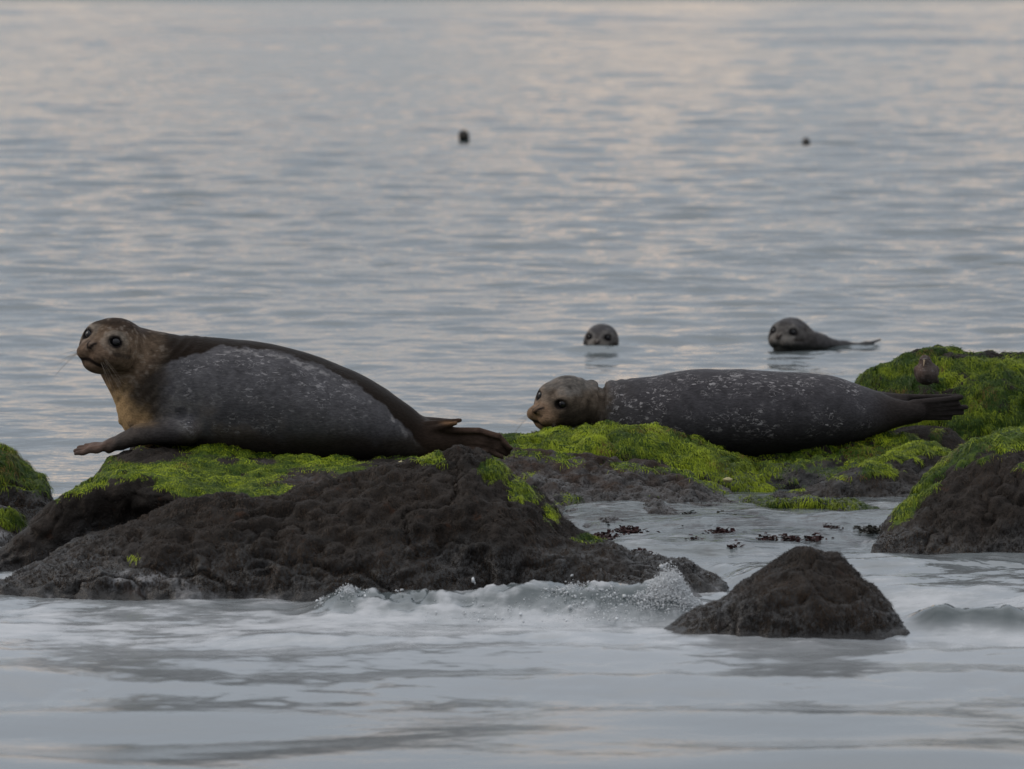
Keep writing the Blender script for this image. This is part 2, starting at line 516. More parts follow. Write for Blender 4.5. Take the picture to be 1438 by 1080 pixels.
# small pointed rock at the front
rock('small pointed brown rock alone at the front', [
    low(-.25, [17.2, 17.05, 17.0, 17.05, 17.2], 890, 1000, 1110, 1210, 1300),
    low(-.03, [17.33, 17.2, 17.16, 17.2, 17.33], 905, 1000, 1110, 1210, 1290),
    row((915, 893, 17.42), (1000, 862, 17.32), (1080, 832, 17.28), (1140, 820, 17.28), (1200, 838, 17.3), (1282, 893, 17.42)),
    row((922, 893, 17.62), (960, 868, 17.6), (1000, 850, 17.58), (1040, 827, 17.56), (1080, 800, 17.55), (1110, 783, 17.55), (1140, 772, 17.55), (1165, 779, 17.55), (1200, 803, 17.56), (1225, 824, 17.58), (1245, 848, 17.6), (1262, 875, 17.62), (1276, 893, 17.64)),
    low([-.1, .0, .10, .13, .08, -.1], [17.85] * 6, 935, 1000, 1090, 1140, 1200, 1270),
    low(-.25, 18.1, 950, 1050, 1140, 1200, 1260)],
    amp=.8, seed=3, fuzz=20000)

# low shelf that drains the pool
def moss_d(px, py, z, nz, n):
    edge = np.interp(px, [690, 730, 789, 884, 955, 985, 1037, 1080, 1150, 1200, 1240], [640, 634, 642, 655, 661, 675, 701, 706, 704, 707, 722])
    d = py - edge
    m = np.exp(-(d / np.where(px < 1050, 8.0, 11.0)) ** 2) * np.where(px < 1050, .62, 1.25)
    m = m + .8 * blob(px, py, 800, 700, 28, 10) + .35 * blob(px, py, 955, 690, 40, 10) + .6 * blob(px, py, 745, 665, 20, 14)
    return m + n * .55
rock('low flat wet shelf sloping into the pool', [
    low(-.15, [19.2, 19.3, 19.4, 19.5, 19.6], 700, 850, 1000, 1120, 1270),
    low([.03, .03, .02, .01, -.02], [20.3, 20.3, 20.3, 20.3, 20.2], 705, 850, 1000, 1120, 1260),
    row((708, 722, 20.72), (790, 720, 20.75), (884, 718, 20.82), (970, 720, 20.86), (1040, 724, 20.9), (1150, 724, 20.85), (1200, 731, 20.75), (1255, 748, 20.6)),
    row((690, 644, 21.35), (730, 638, 21.4), (789, 645, 21.4), (836, 653, 21.4), (884, 658, 21.4), (955, 664, 21.4), (985, 678, 21.35), (1037, 703, 21.25), (1080, 703, 21.0), (1115, 705, 20.98), (1150, 701, 20.96), (1200, 705, 20.92), (1245, 726, 20.88)),
    low([.18, .18, .14, .08, 0, -.05], [21.65, 21.65, 21.65, 21.6, 21.5, 21.3], 690, 800, 900, 980, 1060, 1240),
    low(-.2, 22.0, 690, 900, 1240)],
    moss=moss_d, bare=lambda px, py, z, nz, n: .85 + n * .5, film=lambda px, py, z, nz, n: sstep(.13, .07, z) * .45 + n * .3, amp=.95, seed=4, fuzz=16000, blades=14000, blade_len=.020)

# mossy hump that hides the chin of the right seal
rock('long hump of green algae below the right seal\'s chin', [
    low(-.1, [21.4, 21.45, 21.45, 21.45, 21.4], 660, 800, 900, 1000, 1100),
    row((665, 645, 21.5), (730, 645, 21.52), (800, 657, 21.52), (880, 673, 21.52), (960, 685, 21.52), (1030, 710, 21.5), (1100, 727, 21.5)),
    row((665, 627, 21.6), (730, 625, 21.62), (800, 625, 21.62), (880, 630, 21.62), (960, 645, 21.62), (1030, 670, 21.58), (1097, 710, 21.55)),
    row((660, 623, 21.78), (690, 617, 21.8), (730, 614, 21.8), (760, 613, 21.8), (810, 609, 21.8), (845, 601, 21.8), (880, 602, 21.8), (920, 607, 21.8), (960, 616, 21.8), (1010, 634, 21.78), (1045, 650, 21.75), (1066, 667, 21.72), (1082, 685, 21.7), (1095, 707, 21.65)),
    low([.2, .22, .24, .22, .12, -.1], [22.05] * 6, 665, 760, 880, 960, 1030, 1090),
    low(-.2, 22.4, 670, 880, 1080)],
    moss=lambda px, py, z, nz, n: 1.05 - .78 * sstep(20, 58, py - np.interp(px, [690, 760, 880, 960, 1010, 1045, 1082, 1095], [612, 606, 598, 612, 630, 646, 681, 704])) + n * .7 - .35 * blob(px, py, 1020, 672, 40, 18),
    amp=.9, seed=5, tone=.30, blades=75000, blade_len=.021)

# mossy ground under the right seal
rock('mossy rock bed under the right seal', [
    low(-.1, [21.7] * 5, 1000, 1100, 1180, 1240, 1380),
    row((1010, 690, 21.75), (1080, 690, 21.72), (1130, 690, 21.7), (1200, 690, 21.7), (1260, 690, 21.7), (1370, 700, 21.7)),
    row((1010, 668, 21.85), (1060, 652, 21.82), (1085, 651, 21.8), (1125, 652, 21.8), (1155, 652, 21.8), (1180, 660, 21.8), (1205, 662, 21.82), (1260, 650, 21.9), (1360, 690, 21.9)),
    row((1000, 660, 22.0), (1060, 652, 22.0), (1110, 650, 22.0), (1150, 642, 22.0), (1200, 638, 22.0), (1260, 632, 22.05), (1350, 670, 22.05)),
    low([.12, .2, .22, .23, .23, .21, .1], [22.3] * 7, 720, 850, 1000, 1100, 1200, 1280, 1350),
    low(-.2, 22.75, 700, 900, 1100, 1340)],
    moss=lambda px, py, z, nz, n: .30 + sstep(.3, .8, nz) * .65 + n * .6 - .4 * blob(px, py, 1130, 675, 50, 12) - .5 * blob(px, py, 1170, 648, 30, 6),
    amp=1.0, seed=6, tone=.26, blades=45000, blade_len=.018)

# dark rock below the hind flippers
rock('low dark rock beneath the right seal\'s hind flippers', [
    low(-.1, [22.2] * 4, 1180, 1250, 1320, 1390),
    row((1195, 640, 22.25), (1250, 640, 22.22), (1310, 642, 22.22), (1375, 650, 22.25)),
    row((1200, 634, 22.35), (1225, 618, 22.35), (1260, 607, 22.35), (1300, 601, 22.35), (1335, 603, 22.35), (1352, 618, 22.35), (1372, 642, 22.35)),
    low([-.1, .15, .2, .2, -.1], [22.6] * 5, 1205, 1250, 1290, 1330, 1370),
    low(-.2, 22.9, 1210, 1300, 1370)],
    moss=lambda px, py, z, nz, n: .55 * blob(px, py, 1312, 607, 12, 8) + n * .35, amp=.5, seed=7, blades=800, fuzz=4000)

# big green boulder behind, right edge
rock('tall boulder thick with green algae at the right edge', [
    low(-.1, [22.6, 22.55, 22.5, 22.5], 1160, 1280, 1420, 1580),
    row((1180, 640, 22.7), (1260, 630, 22.66), (1340, 632, 22.62), (1440, 640, 22.6), (1570, 650, 22.6)),
    row((1190, 580, 22.85), (1250, 558, 22.8), (1300, 552, 22.78), (1360, 550, 22.78), (1440, 555, 22.75), (1560, 575, 22.75)),
    row((1196, 560, 23.1), (1205, 542, 23.1), (1217, 527, 23.1), (1240, 515, 23.1), (1264, 508, 23.1), (1272, 498, 23.1), (1302, 490, 23.1), (1330, 491, 23.1), (1370, 500, 23.1), (1410, 504, 23.1), (1450, 506, 23.1), (1500, 515, 23.1), (1555, 555, 23.1)),
    low([.1, .3, .42, .44, .4, .1], [23.4] * 6, 1205, 1240, 1300, 1380, 1450, 1550),
    low(-.2, 23.8, 1210, 1380, 1550)],
    moss=lambda px, py, z, nz, n: .62 + n * .55 - .35 * blob(px, py, 1235, 560, 40, 12) - .45 * blob(px, py, 1370, 497, 50, 5) - .3 * blob(px, py, 1340, 615, 60, 12),
    amp=1.0, seed=8, tone=.12, blades=110000, blade_len=.024)

# dark mid rock, right centre
rock('dark rock with a green crest between shelf and boulder', [
    low(-.1, [21.10, 21.05, 21.05, 21.10], 1050, 1150, 1250, 1360),
    row((1060, 722, 21.20), (1120, 716, 21.17), (1180, 712, 21.15), (1250, 715, 21.15), (1355, 725, 21.20)),
    row((1065, 714, 21.30), (1078, 700, 21.30), (1097, 692, 21.30), (1120, 690, 21.30), (1140, 684, 21.30), (1175, 672, 21.30), (1204, 660, 21.30), (1222, 654, 21.31), (1250, 655, 21.35), (1290, 660, 21.40), (1352, 690, 21.45)),
    row((1075, 715, 21.65), (1140, 692, 21.65), (1205, 655, 21.65), (1235, 645, 21.65), (1270, 634, 21.65), (1298, 629, 21.65), (1321, 630, 21.65), (1338, 639, 21.65), (1352, 665, 21.65)),
    low([-.1, .05, .15, .16, -.1], [21.90] * 5, 1090, 1170, 1240, 1310, 1350),
    low(-.2, 22.15, 1090, 1230, 1350)],
    moss=lambda px, py, z, nz, n: sstep(26, 8, py - np.interp(px, [1190, 1222, 1270, 1298, 1321, 1345], [650, 648, 632, 627, 628, 645]) + 26 * n) * sstep(1195, 1225, px) + .6 * blob(px, py, 1120, 688, 16, 5) + .55 * blob(px, py, 1180, 668, 30, 7) + n * .3,
    amp=.8, seed=9, blades=22000, fuzz=5000, blade_len=.024)

# big dark rock at the right edge
rock('big dark rock with a green cap at the right edge', [
    low(-.15, [19.3, 19.15, 19.1, 19.1], 1210, 1330, 1450, 1620),
    low(.03, [19.5, 19.42, 19.38, 19.4], 1222, 1330, 1450, 1610),
    row((1230, 757, 19.6), (1270, 742, 19.58), (1340, 712, 19.56), (1420, 695, 19.55), (1500, 695, 19.55), (1600, 740, 19.6)),
    row((1232, 764, 19.85), (1242, 735, 19.85), (1254, 716, 19.85), (1268, 704, 19.86), (1292, 682, 19.88), (1320, 660, 19.9), (1345, 639, 19.9), (1370, 627, 19.92), (1400, 622, 19.95), (1440, 620, 19.95), (1500, 624, 19.95), (1560, 655, 19.9), (1600, 730, 19.9)),
    row((1240, 765, 20.2), (1300, 700, 20.25), (1360, 640, 20.3), (1410, 614, 20.35), (1440, 608, 20.35), (1500, 612, 20.35), (1590, 700, 20.3)),
    low([-.1, .1, .25, .25, -.1], [20.7] * 5, 1250, 1330, 1410, 1500, 1590),
    low(-.2, 21.0, 1260, 1400, 1580)],
    moss=lambda px, py, z, nz, n: sstep(34, 8, py - np.interp(px, [1240, 1254, 1292, 1320, 1345, 1370, 1400, 1500, 1560, 1600], [745, 716, 680, 658, 637, 626, 620, 622, 655, 730]) + 40 * n) * sstep(1245, 1262, px) * 1.0 + n * .2, amp=.9, seed=10, tone=.32, blades=26000, fuzz=16000, blade_len=.024)

# rocks at the left edge
rock('dark rock with green top at the left edge', [
    low(-.15, [20.6, 20.6, 20.65, 20.7], -160, -60, 20, 70),
    row((-150, 745, 20.85), (-60, 742, 20.82), (15, 742, 20.82), (62, 735, 20.85)),
    row((-140, 660, 20.95), (-60, 650, 20.92), (5, 668, 20.92), (45, 690, 20.93), (68, 722, 20.95)),
    row((-130, 650, 21.15), (-60, 626, 21.15), (-10, 625, 21.15), (12, 629, 21.15), (26, 644, 21.13), (39, 659, 21.12), (55, 669, 21.1), (65, 687, 21.1), (72, 712, 21.1), (80, 738, 21.1)),
    low([.1, .2, .15, -.1], [21.4] * 4, -120, -50, 20, 70),
    low(-.2, 21.7, -120, -40, 60)],
    moss=lambda px, py, z, nz, n: .25 + sstep(.2, .8, nz) * .4 + .55 * blob(px, py, 8, 645, 25, 22) + .5 * blob(px, py, 48, 675, 16, 14) + n * .5 - .5 * sstep(685, 705, py), amp=.8, seed=11, tone=.15, blades=9000, fuzz=4000)
rock('low froth-washed rock at the left edge', [
    low(-.15, [19.6] * 4, -160, -60, 20, 70),
    low(-.01, [19.85] * 4, -150, -60, 15, 60),
    row((-140, 740, 19.95), (-60, 732, 19.95), (0, 738, 19.95), (35, 765, 19.97), (58, 785, 20.0)),
    row((-130, 740, 20.15), (-60, 714, 20.15), (0, 713, 20.15), (20, 718, 20.15), (36, 733, 20.14), (48, 752, 20.12), (60, 775, 20.12)),
    low(-.2, 20.5, -120, -40, 60)],
    moss=lambda px, py, z, nz, n: 1.0 * blob(px, py, 15, 722, 30, 12) + n * .4, film=lambda px, py, z, nz, n: .75 * blob(px, py, 5, 752, 30, 14), bare=lambda px, py, z, nz, n: .3 + n, amp=.5, seed=12, blades=2500, fuzz=1000)
ROCKPTS = np.concatenate(ROCKS)

# ------------------------------------------------------------------ the sea
def sea_level(X, Y):
    """still-water height: the pool behind the front rocks stands a little higher and drains over the lip"""
    lip = np.interp(X, [.1, .45, .70, .85, 1.0, 1.6], [19.5, 19.35, 19.2, 18.75, 18.3, 18.0])
    up = sstep(lip - .45, lip + .25, Y) * sstep(24.0, 22.5, Y) * sstep(-.05, .35, X)
    return .065 * up
def crest(X, Y):
    """the wave breaking against the dark ridge, and the small one beside the front rock"""
    px = 719 + X * FPX / Y
    n = fbm(np.stack([X, Y * .0, Y * 0], 1), 3.2, 3, 300)
    yc = 18.02 + .06 * n
    A = .070 * sstep(395, 500, px) * sstep(1005, 940, px) * (1 + .35 * fbm(np.stack([X, Y * .3, Y * 0], 1), 7, 3, 310))
    A = A + .03 * blob(px, px * 0, 945, 0, 40, 1)
    d = Y - yc
    a = A * np.exp(-np.where(d < 0, (d / .20) ** 2, (d / .16) ** 2))
    yc2 = 17.50 + .04 * n
    B = .038 * sstep(1255, 1330, px)
    B = B * (1 + .7 * fbm(np.stack([X, Y * .3, Y * 0], 1), 8, 3, 320))
    d2 = Y - yc2
    b = B * np.exp(-np.where(d2 < 0, (d2 / .085) ** 2, (d2 / .25) ** 2))
    # low swell lines in front
    yc3 = 17.25 + .05 * n
    d3 = Y - yc3
    c = .026 * sstep(240, 420, px) * sstep(960, 760, px) * np.exp(-np.where(d3 < 0, (d3 / .10) ** 2, (d3 / .22) ** 2))
    return a + b + c, a / .075, b / .042
wr = np.random.default_rng(21)
WAVES = []
for lam in np.geomspace(.16, 7.0, 84):
    ang = R(-90 + wr.normal(0, 34))
    kk = 2 * math.pi / lam
    slope = .031 * (1.0 if lam < .8 else (.8 / lam) ** 1.2)
    if lam < .35: slope *= .75
    WAVES.append((lam, kk * math.cos(ang), kk * math.sin(ang), slope / kk, wr.random() * 6.28))
for lam in np.geomspace(8, 30, 16):
    ang = R(-90 + wr.normal(0, 30)); kk = 2 * math.pi / lam
    WAVES.append((lam, kk * math.cos(ang), kk * math.sin(ang), .020 / kk, wr.random() * 6.28))
def build_sea():
    ys = [11.0]
    while ys[-1] < 9000:
        y = ys[-1]
        ys.append(y + (.028 if 16.5 < y < 23 else max(.032, .00135 * y * (y / 23) ** .6) if y < 110 else .0035 * y if y < 2600 else .05 * y))
    ys = np.array(ys)
    sx = np.concatenate([np.linspace(-.5, -.125, 30)[:-1], np.linspace(-.125, .125, 400), np.linspace(.125, .5, 30)[1:]])
    Yg, Sg = np.meshgrid(ys, sx, indexing='ij')
    X = (Yg * Sg).ravel(); Y = Yg.ravel()
    dys = np.gradient(ys)
    sp = np.maximum(np.repeat(dys, len(sx)), Y * .25 / 400 * 1.0)
    near = np.exp(-((Y - 15.0) / 3.0) ** 2)
    # how rough: silky in front, slick band behind the rocks, rougher farther out
    amp = np.interp(Y, [11, 16.0, 17.5, 19, 24, 30, 38, 60, 140, 250, 450, 800, 1500, 2600, 9000], [.8, .8, .65, 1.15, .65, .7, 1.0, 1.1, 1.15, 1.1, .9, .6, .25, .06, 0])
    gust = 1 + .35 * fbm(np.stack([X * .5, Y * .12, Y * 0], 1), .35, 3, 77)
    amp = amp * gust
    Z = np.zeros_like(X)
    for lam, kx, ky, a, ph in WAVES:
        att = sstep(2.2 * sp, 4.5 * sp, lam)
        if lam < .55:
            att = att * np.interp(Y, [16.5, 18, 19, 22], [.12, .3, 1, 1])
        if lam >= 8:
            att = att * sstep(90, 350, Y)
        elif lam > 1.2:
            att = att * np.interp(Y, [40, 90, 200, 600], [1, 1.3, 2.0, 2.4])
        ok = att > 0
        Z[ok] += (a * att * amp)[ok] * np.sin(kx * X[ok] + ky * Y[ok] + ph)
    for (hx, hy) in ((845, 489), (1110, 488)):
        yy = CAM_H * FPX / (hy - HZ); xx = (hx - 719) / FPX * yy
        rr = np.sqrt((X - xx) ** 2 + (Y - yy) ** 2)
        Z += .010 * np.cos(rr * 2 * math.pi / .30) * np.exp(-rr / .55) * (rr < 3)
    cz, ca, cb = crest(X, Y)
    Z += sea_level(X, Y) + cz
    P2 = np.stack([X, Y, Y * 0], 1)
    nearmask = (Y > 15.5) & (Y < 24)
    lump = np.zeros_like(X)
    lump[nearmask] = fbm(P2[nearmask], 8.5, 4, 90)
    rag = np.zeros_like(X)
    rag[nearmask] = fbm(P2[nearmask], 26, 3, 95)
    Z += rag * (.018 * np.clip(ca * 1.2 - .2, 0, 1) + .010 * np.clip(cb, 0, 1))
    Z += lump * (.035 * np.clip(ca, 0, 1) + .022 * np.clip(cb, 0, 1) + .007 * nearmask)
    # foam: close to stone, over the draining pool, round the breaking wave
    gx0, gy0, h = -3.2, 16.0, .03
    H = np.zeros((int(8.0 / h), int(6.4 / h)))
    ii = ((ROCKPTS[:, 1] - gy0) / h).astype(int); jj = ((ROCKPTS[:, 0] - gx0) / h).astype(int)
    k = (ROCKPTS[:, 2] > sea_level(ROCKPTS[:, 0], ROCKPTS[:, 1]) - .01) & (ii >= 0) & (ii < H.shape[0]) & (jj >= 0) & (jj < H.shape[1])
    H[ii[k], jj[k]] = 1
    for _ in range(10):
        Hp = np.pad(H, 1, mode='edge')
        H = np.maximum(H * .6, (Hp[:-2, 1:-1] + Hp[2:, 1:-1] + Hp[1:-1, :-2] + Hp[1:-1, 2:] + H) / 5)
    qi = np.clip(((Y - gy0) / h).astype(int), 0, H.shape[0] - 1); qj = np.clip(((X - gx0) / h).astype(int), 0, H.shape[1] - 1)
    inside = (Y > gy0) & (Y < gy0 + 7.9) & (np.abs(X) < 3.1)
    prox = np.where(inside, H[qi, qj], 0)
    px = 719 + X * FPX / Y
    foam = .72 * prox * sstep(22.3, 20.8, Y) * (1 - .45 * sstep(19.2, 19.8, Y) * sstep(-.1, .2, X))
    pool = sstep(18.3, 18.8, Y) * sstep(22.4, 21.2, Y) * sstep(.0, .35, X)
    foam = np.maximum(foam, .31 * pool)
    milk = np.exp(-np.where(Y < 17.6, ((Y - 17.6) / .9) ** 2, ((Y - 17.6) / 1.2) ** 2))
    foam = np.maximum(foam, .62 * milk * (1 - .75 * np.clip(ca * 1.2, 0, 1)) * (1 - .95 * np.clip(cb * 1.5, 0, 1)))
    top = np.clip(ca - .80, 0, 1) * 3.0
    foam = np.clip(foam + top * .5 + (.28 + .5 * np.clip(ca, 0, 1)) * lump * nearmask + .55 * rag * np.clip(ca * 1.3, 0, 1), 0, 1)
    foam[(Y < 15) | (Y > 23.5)] = 0
    calm = np.interp(Y, [11, 16, 18, 19.5, 24, 32, 40, 80, 250, 700, 1500, 4000], [.80, .76, .55, .10, .45, .5, .15, .0, 0, .3, .6, 1])
    aer = np.interp(Y, [11, 15, 16.3, 17.3, 18.5, 20, 22.5, 26, 60], [.35, .45, .65, .85, .5, .15, .15, .1, 0]) * (1 - .9 * np.clip(ca * 1.3, 0, 1)) * (1 - .95 * np.clip(cb * 1.5, 0, 1))
    shoal = sstep(19.0, 20.2, Y) * sstep(22.2, 21.4, Y) * sstep(.05, .3, X) * sstep(1.75, 1.3, X) * .85
    V = np.stack([X, Y, Z], 1)
    idx = np.arange(len(ys) * len(sx)).reshape(len(ys), len(sx))
    F = np.stack([idx[:-1, :-1], idx[:-1, 1:], idx[1:, 1:], idx[1:, :-1]], -1).reshape(-1, 4)
    o = mesh_np('sea', V, F, M_WATER, None, (0, 0, 0), True, dict(foam=foam, calm=calm, milk=aer, silk=sstep(18.0, 16.8, Y), shoal=shoal))
    tag(o, 'grey evening sea with foam around the rocks', kind='structure')
    print('SEA', V.shape)
build_sea()

# froth beads thrown up along the breaking wave
def ico():
    t = (1 + 5 ** .5) / 2
    v = np.array([(-1, t, 0), (1, t, 0), (-1, -t, 0), (1, -t, 0), (0, -1, t), (0, 1, t), (0, -1, -t), (0, 1, -t), (t, 0, -1), (t, 0, 1), (-t, 0, -1), (-t, 0, 1)], float)
    v /= np.linalg.norm(v[0])
    f = np.array([(0, 11, 5), (0, 5, 1), (0, 1, 7), (0, 7, 10), (0, 10, 11), (1, 5, 9), (5, 11, 4), (11, 10, 2), (10, 7, 6), (7, 1, 8), (3, 9, 4), (3, 4, 2), (3, 2, 6), (3, 6, 8), (3, 8, 9), (4, 9, 5), (2, 4, 11), (6, 2, 10), (8, 6, 7), (9, 8, 1)])
    return v, f
IV, IF = ico()
def beads(name, C, r, mat, label, cat, parent=None):
    n = len(C)
    g = np.random.default_rng(3)
    V = (C[:, None, :] + IV[None] * g.uniform(.55, 1.25, (n, 12, 1)) * g.uniform(.6, 1.7, (n, 1, 3)) * r[:, None, None]).reshape(-1, 3)
    F = (np.arange(n)[:, None, None] * 12 + IF[None]).reshape(-1, 3)
    o = mesh_np(name, V, F, mat, parent, (C[:, 0].mean(), C[:, 1].mean(), 0), True)
    tag(o, label, cat, kind='stuff')
    return o
def wave_froth():
    g = np.random.default_rng(5)
    def zat(px, Y):
        X = (px - 719) / FPX * Y
        return sea_level(X, Y) + crest(X, Y)[0]
    n = 9000
    px = g.uniform(440, 985, n)
    dens = fbm(np.stack([px * .02, px * 0, px * 0], 1), 1.0, 3, 4)
    keep = g.random(n) < np.clip(-.05 + 1.5 * dens, .0, 1)
    px = px[keep]
    Y = 18.0 + g.normal(0, .05, len(px)) + .01
    X = (px - 719) / FPX * Y
    z = zat(px, Y) + np.abs(g.normal(0, .009, len(px))) * np.clip(dens[keep] * 2, .2, 1.4) - .004
    r = g.gamma(1.6, .0006, len(px)) + .0005
    C1 = np.stack([X, Y, z], 1); r1 = r
    # bubbly face
    px = np.concatenate([g.normal(845, 40, 420), g.normal(660, 30, 90), g.normal(720, 20, 60)])
    Y = g.uniform(17.66, 17.98, len(px))
    X = (px - 719) / FPX * Y
    z = zat(px, Y) + .001
    C2 = np.stack([X, Y, z], 1); r2 = g.gamma(1.4, .0009, len(px)) + .0005
    # splash beside the front rock
    n = 9000
    px = g.normal(945, 26, n); Y = g.normal(17.95, .07, n)
    hgt = np.abs(g.normal(0, 1, n)) * .026 * np.exp(-((px - 940) / 30) ** 2)
    X = (px - 719) / FPX * Y
    C3 = np.stack([X, Y, zat(px, Y) + hgt], 1); r3 = g.gamma(1.5, .00055, n) + .00045
    C4 = np.array([at(665, 815, 18.0), at(667, 819, 18.0), at(803, 808, 18.1)]); r4 = np.array([.0075, .004, .004])
    beads('foam', np.concatenate([C1, C2, C3, C4]), np.concatenate([r1, r2, r3, r4]), M_FROTH, 'white bubbling foam along the crest of the breaking wave', 'foam')
wave_froth()

# ------------------------------------------------------------------ seals
def surface_nets(D, org, h):
    nx, ny, nz = D.shape
    S = D < 0
    c = S[:-1, :-1, :-1].astype(np.int8)
    tot = np.zeros((nx - 1, ny - 1, nz - 1), np.int8)
    for a in (0, 1):
        for b in (0, 1):
            for d in (0, 1):
                tot += S[a:nx - 1 + a, b:ny - 1 + b, d:nz - 1 + d]
    act = (tot > 0) & (tot < 8)
    ci = np.argwhere(act)
    vid = np.full(act.shape, -1, np.int64)
    vid[act] = np.arange(len(ci))
    acc = np.zeros((len(ci), 3)); cnt = np.zeros(len(ci))
    corners = [(a, b, d) for a in (0, 1) for b in (0, 1) for d in (0, 1)]
    val = {k: D[ci[:, 0] + k[0], ci[:, 1] + k[1], ci[:, 2] + k[2]] for k in corners}
    for k in corners:
        for ax in range(3):
            if k[ax]: continue
            k2 = list(k); k2[ax] = 1; k2 = tuple(k2)
            v0, v1 = val[k], val[k2]
            m = (v0 < 0) != (v1 < 0)
            t = v0[m] / (v0[m] - v1[m])
            p = np.tile(np.array(k, float), (m.sum(), 1)); p[:, ax] = t
            acc[m] += p; cnt[m] += 1
    V = np.asarray(org) + h * (ci + acc / cnt[:, None])
    Q = []
    for ax in range(3):
        o1, o2 = [(1, 2), (2, 0), (0, 1)][ax]
        sl0 = [slice(None)] * 3; sl1 = [slice(None)] * 3
        sl0[ax] = slice(0, -1); sl1[ax] = slice(1, None)
        A, B = S[tuple(sl0)], S[tuple(sl1)]
        e = np.argwhere(A != B)
        e = e[(e[:, o1] > 0) & (e[:, o2] > 0) & (e[:, o1] < D.shape[o1] - 1) & (e[:, o2] < D.shape[o2] - 1)]
        inside = A[e[:, 0], e[:, 1], e[:, 2]]
        def cell(d1, d2):
            q = e.copy(); q[:, o1] -= d1; q[:, o2] -= d2
            return vid[q[:, 0], q[:, 1], q[:, 2]]
        q = np.stack([cell(1, 1), cell(0, 1), cell(0, 0), cell(1, 0)], 1)
        q[~inside] = q[~inside][:, ::-1]
        Q.append(q)
    return V, np.concatenate(Q)
def smin(a, b, k):
    h = np.clip(.5 + .5 * (b - a) / k, 0, 1)
    return b * (1 - h) + a * h - k * h * (1 - h)
def smax(a, b, k): return -smin(-a, -b, k)
def sd_ell(P, c, ax, r):
    q = (P - np.asarray(c, np.float32)) @ np.asarray(ax, np.float32).T
    r = np.asarray(r, np.float32)
    k0 = np.sqrt(((q / r) ** 2).sum(1)); k1 = np.sqrt(((q / (r * r)) ** 2).sum(1)) + 1e-6
    return k0 * (k0 - 1) / k1
def sd_cone(P, a, b, ra, rb, sy=1.0):
    """tapered capsule; sy > 1 makes it broader across (in Y)"""
    s = np.array((1, 1 / sy, 1), np.float32)
    a, b = np.asarray(a, np.float32) * s, np.asarray(b, np.float32) * s
    Q = P * s
    ab = b - a
    t = np.clip(((Q - a) @ ab) / (ab @ ab), 0, 1)
    return np.linalg.norm(Q - a - t[:, None] * ab, axis=1) - (ra + (rb - ra) * t)
class Body:
    """swept ellipse along X from traced top and bottom lines"""
    def __init__(s, pts, Y, k=.03):
        s.px = np.array([p[0] for p in pts], float)
        T = np.array([at(p[0], p[1], Y) for p in pts]); B = np.array([at(p[0], p[2], Y) for p in pts])
        s.x = T[:, 0]; s.t = T[:, 2]; s.b = B[:, 2]
        s.hw = np.array([p[3] for p in pts]); s.yc = Y + np.array([p[4] if len(p) > 4 else 0 for p in pts])
        xx = np.linspace(s.x[0], s.x[-1], 400)
        s.xx = xx
        s.top = smooth_curve(s.x, s.t, xx); s.bot = smooth_curve(s.x, s.b, xx)
        s.w = smooth_curve(s.x, s.hw, xx); s.c = smooth_curve(s.x, s.yc, xx)
        s.k = k
    def ztop(s, x): return np.interp(x, s.xx, s.top)
    def zbot(s, x): return np.interp(x, s.xx, s.bot)
    def __call__(s, P):
        x = np.clip(P[:, 0], s.xx[0], s.xx[-1])
        tz, bz, w_, yc = (np.interp(x, s.xx, q).astype(np.float32) for q in (s.top, s.bot, s.w, s.c))
        rz = np.maximum((tz - bz) / 2, .004)
        u = (P[:, 1] - yc) / w_; v = (P[:, 2] - (tz + bz) / 2) / rz
        d = (np.sqrt(u * u + v * v) - 1) * np.minimum(rz, w_)
        dx = np.abs(P[:, 0] - x)
        return np.where(dx > 0, np.sqrt(np.maximum(d, 0) ** 2 + dx * dx), d)
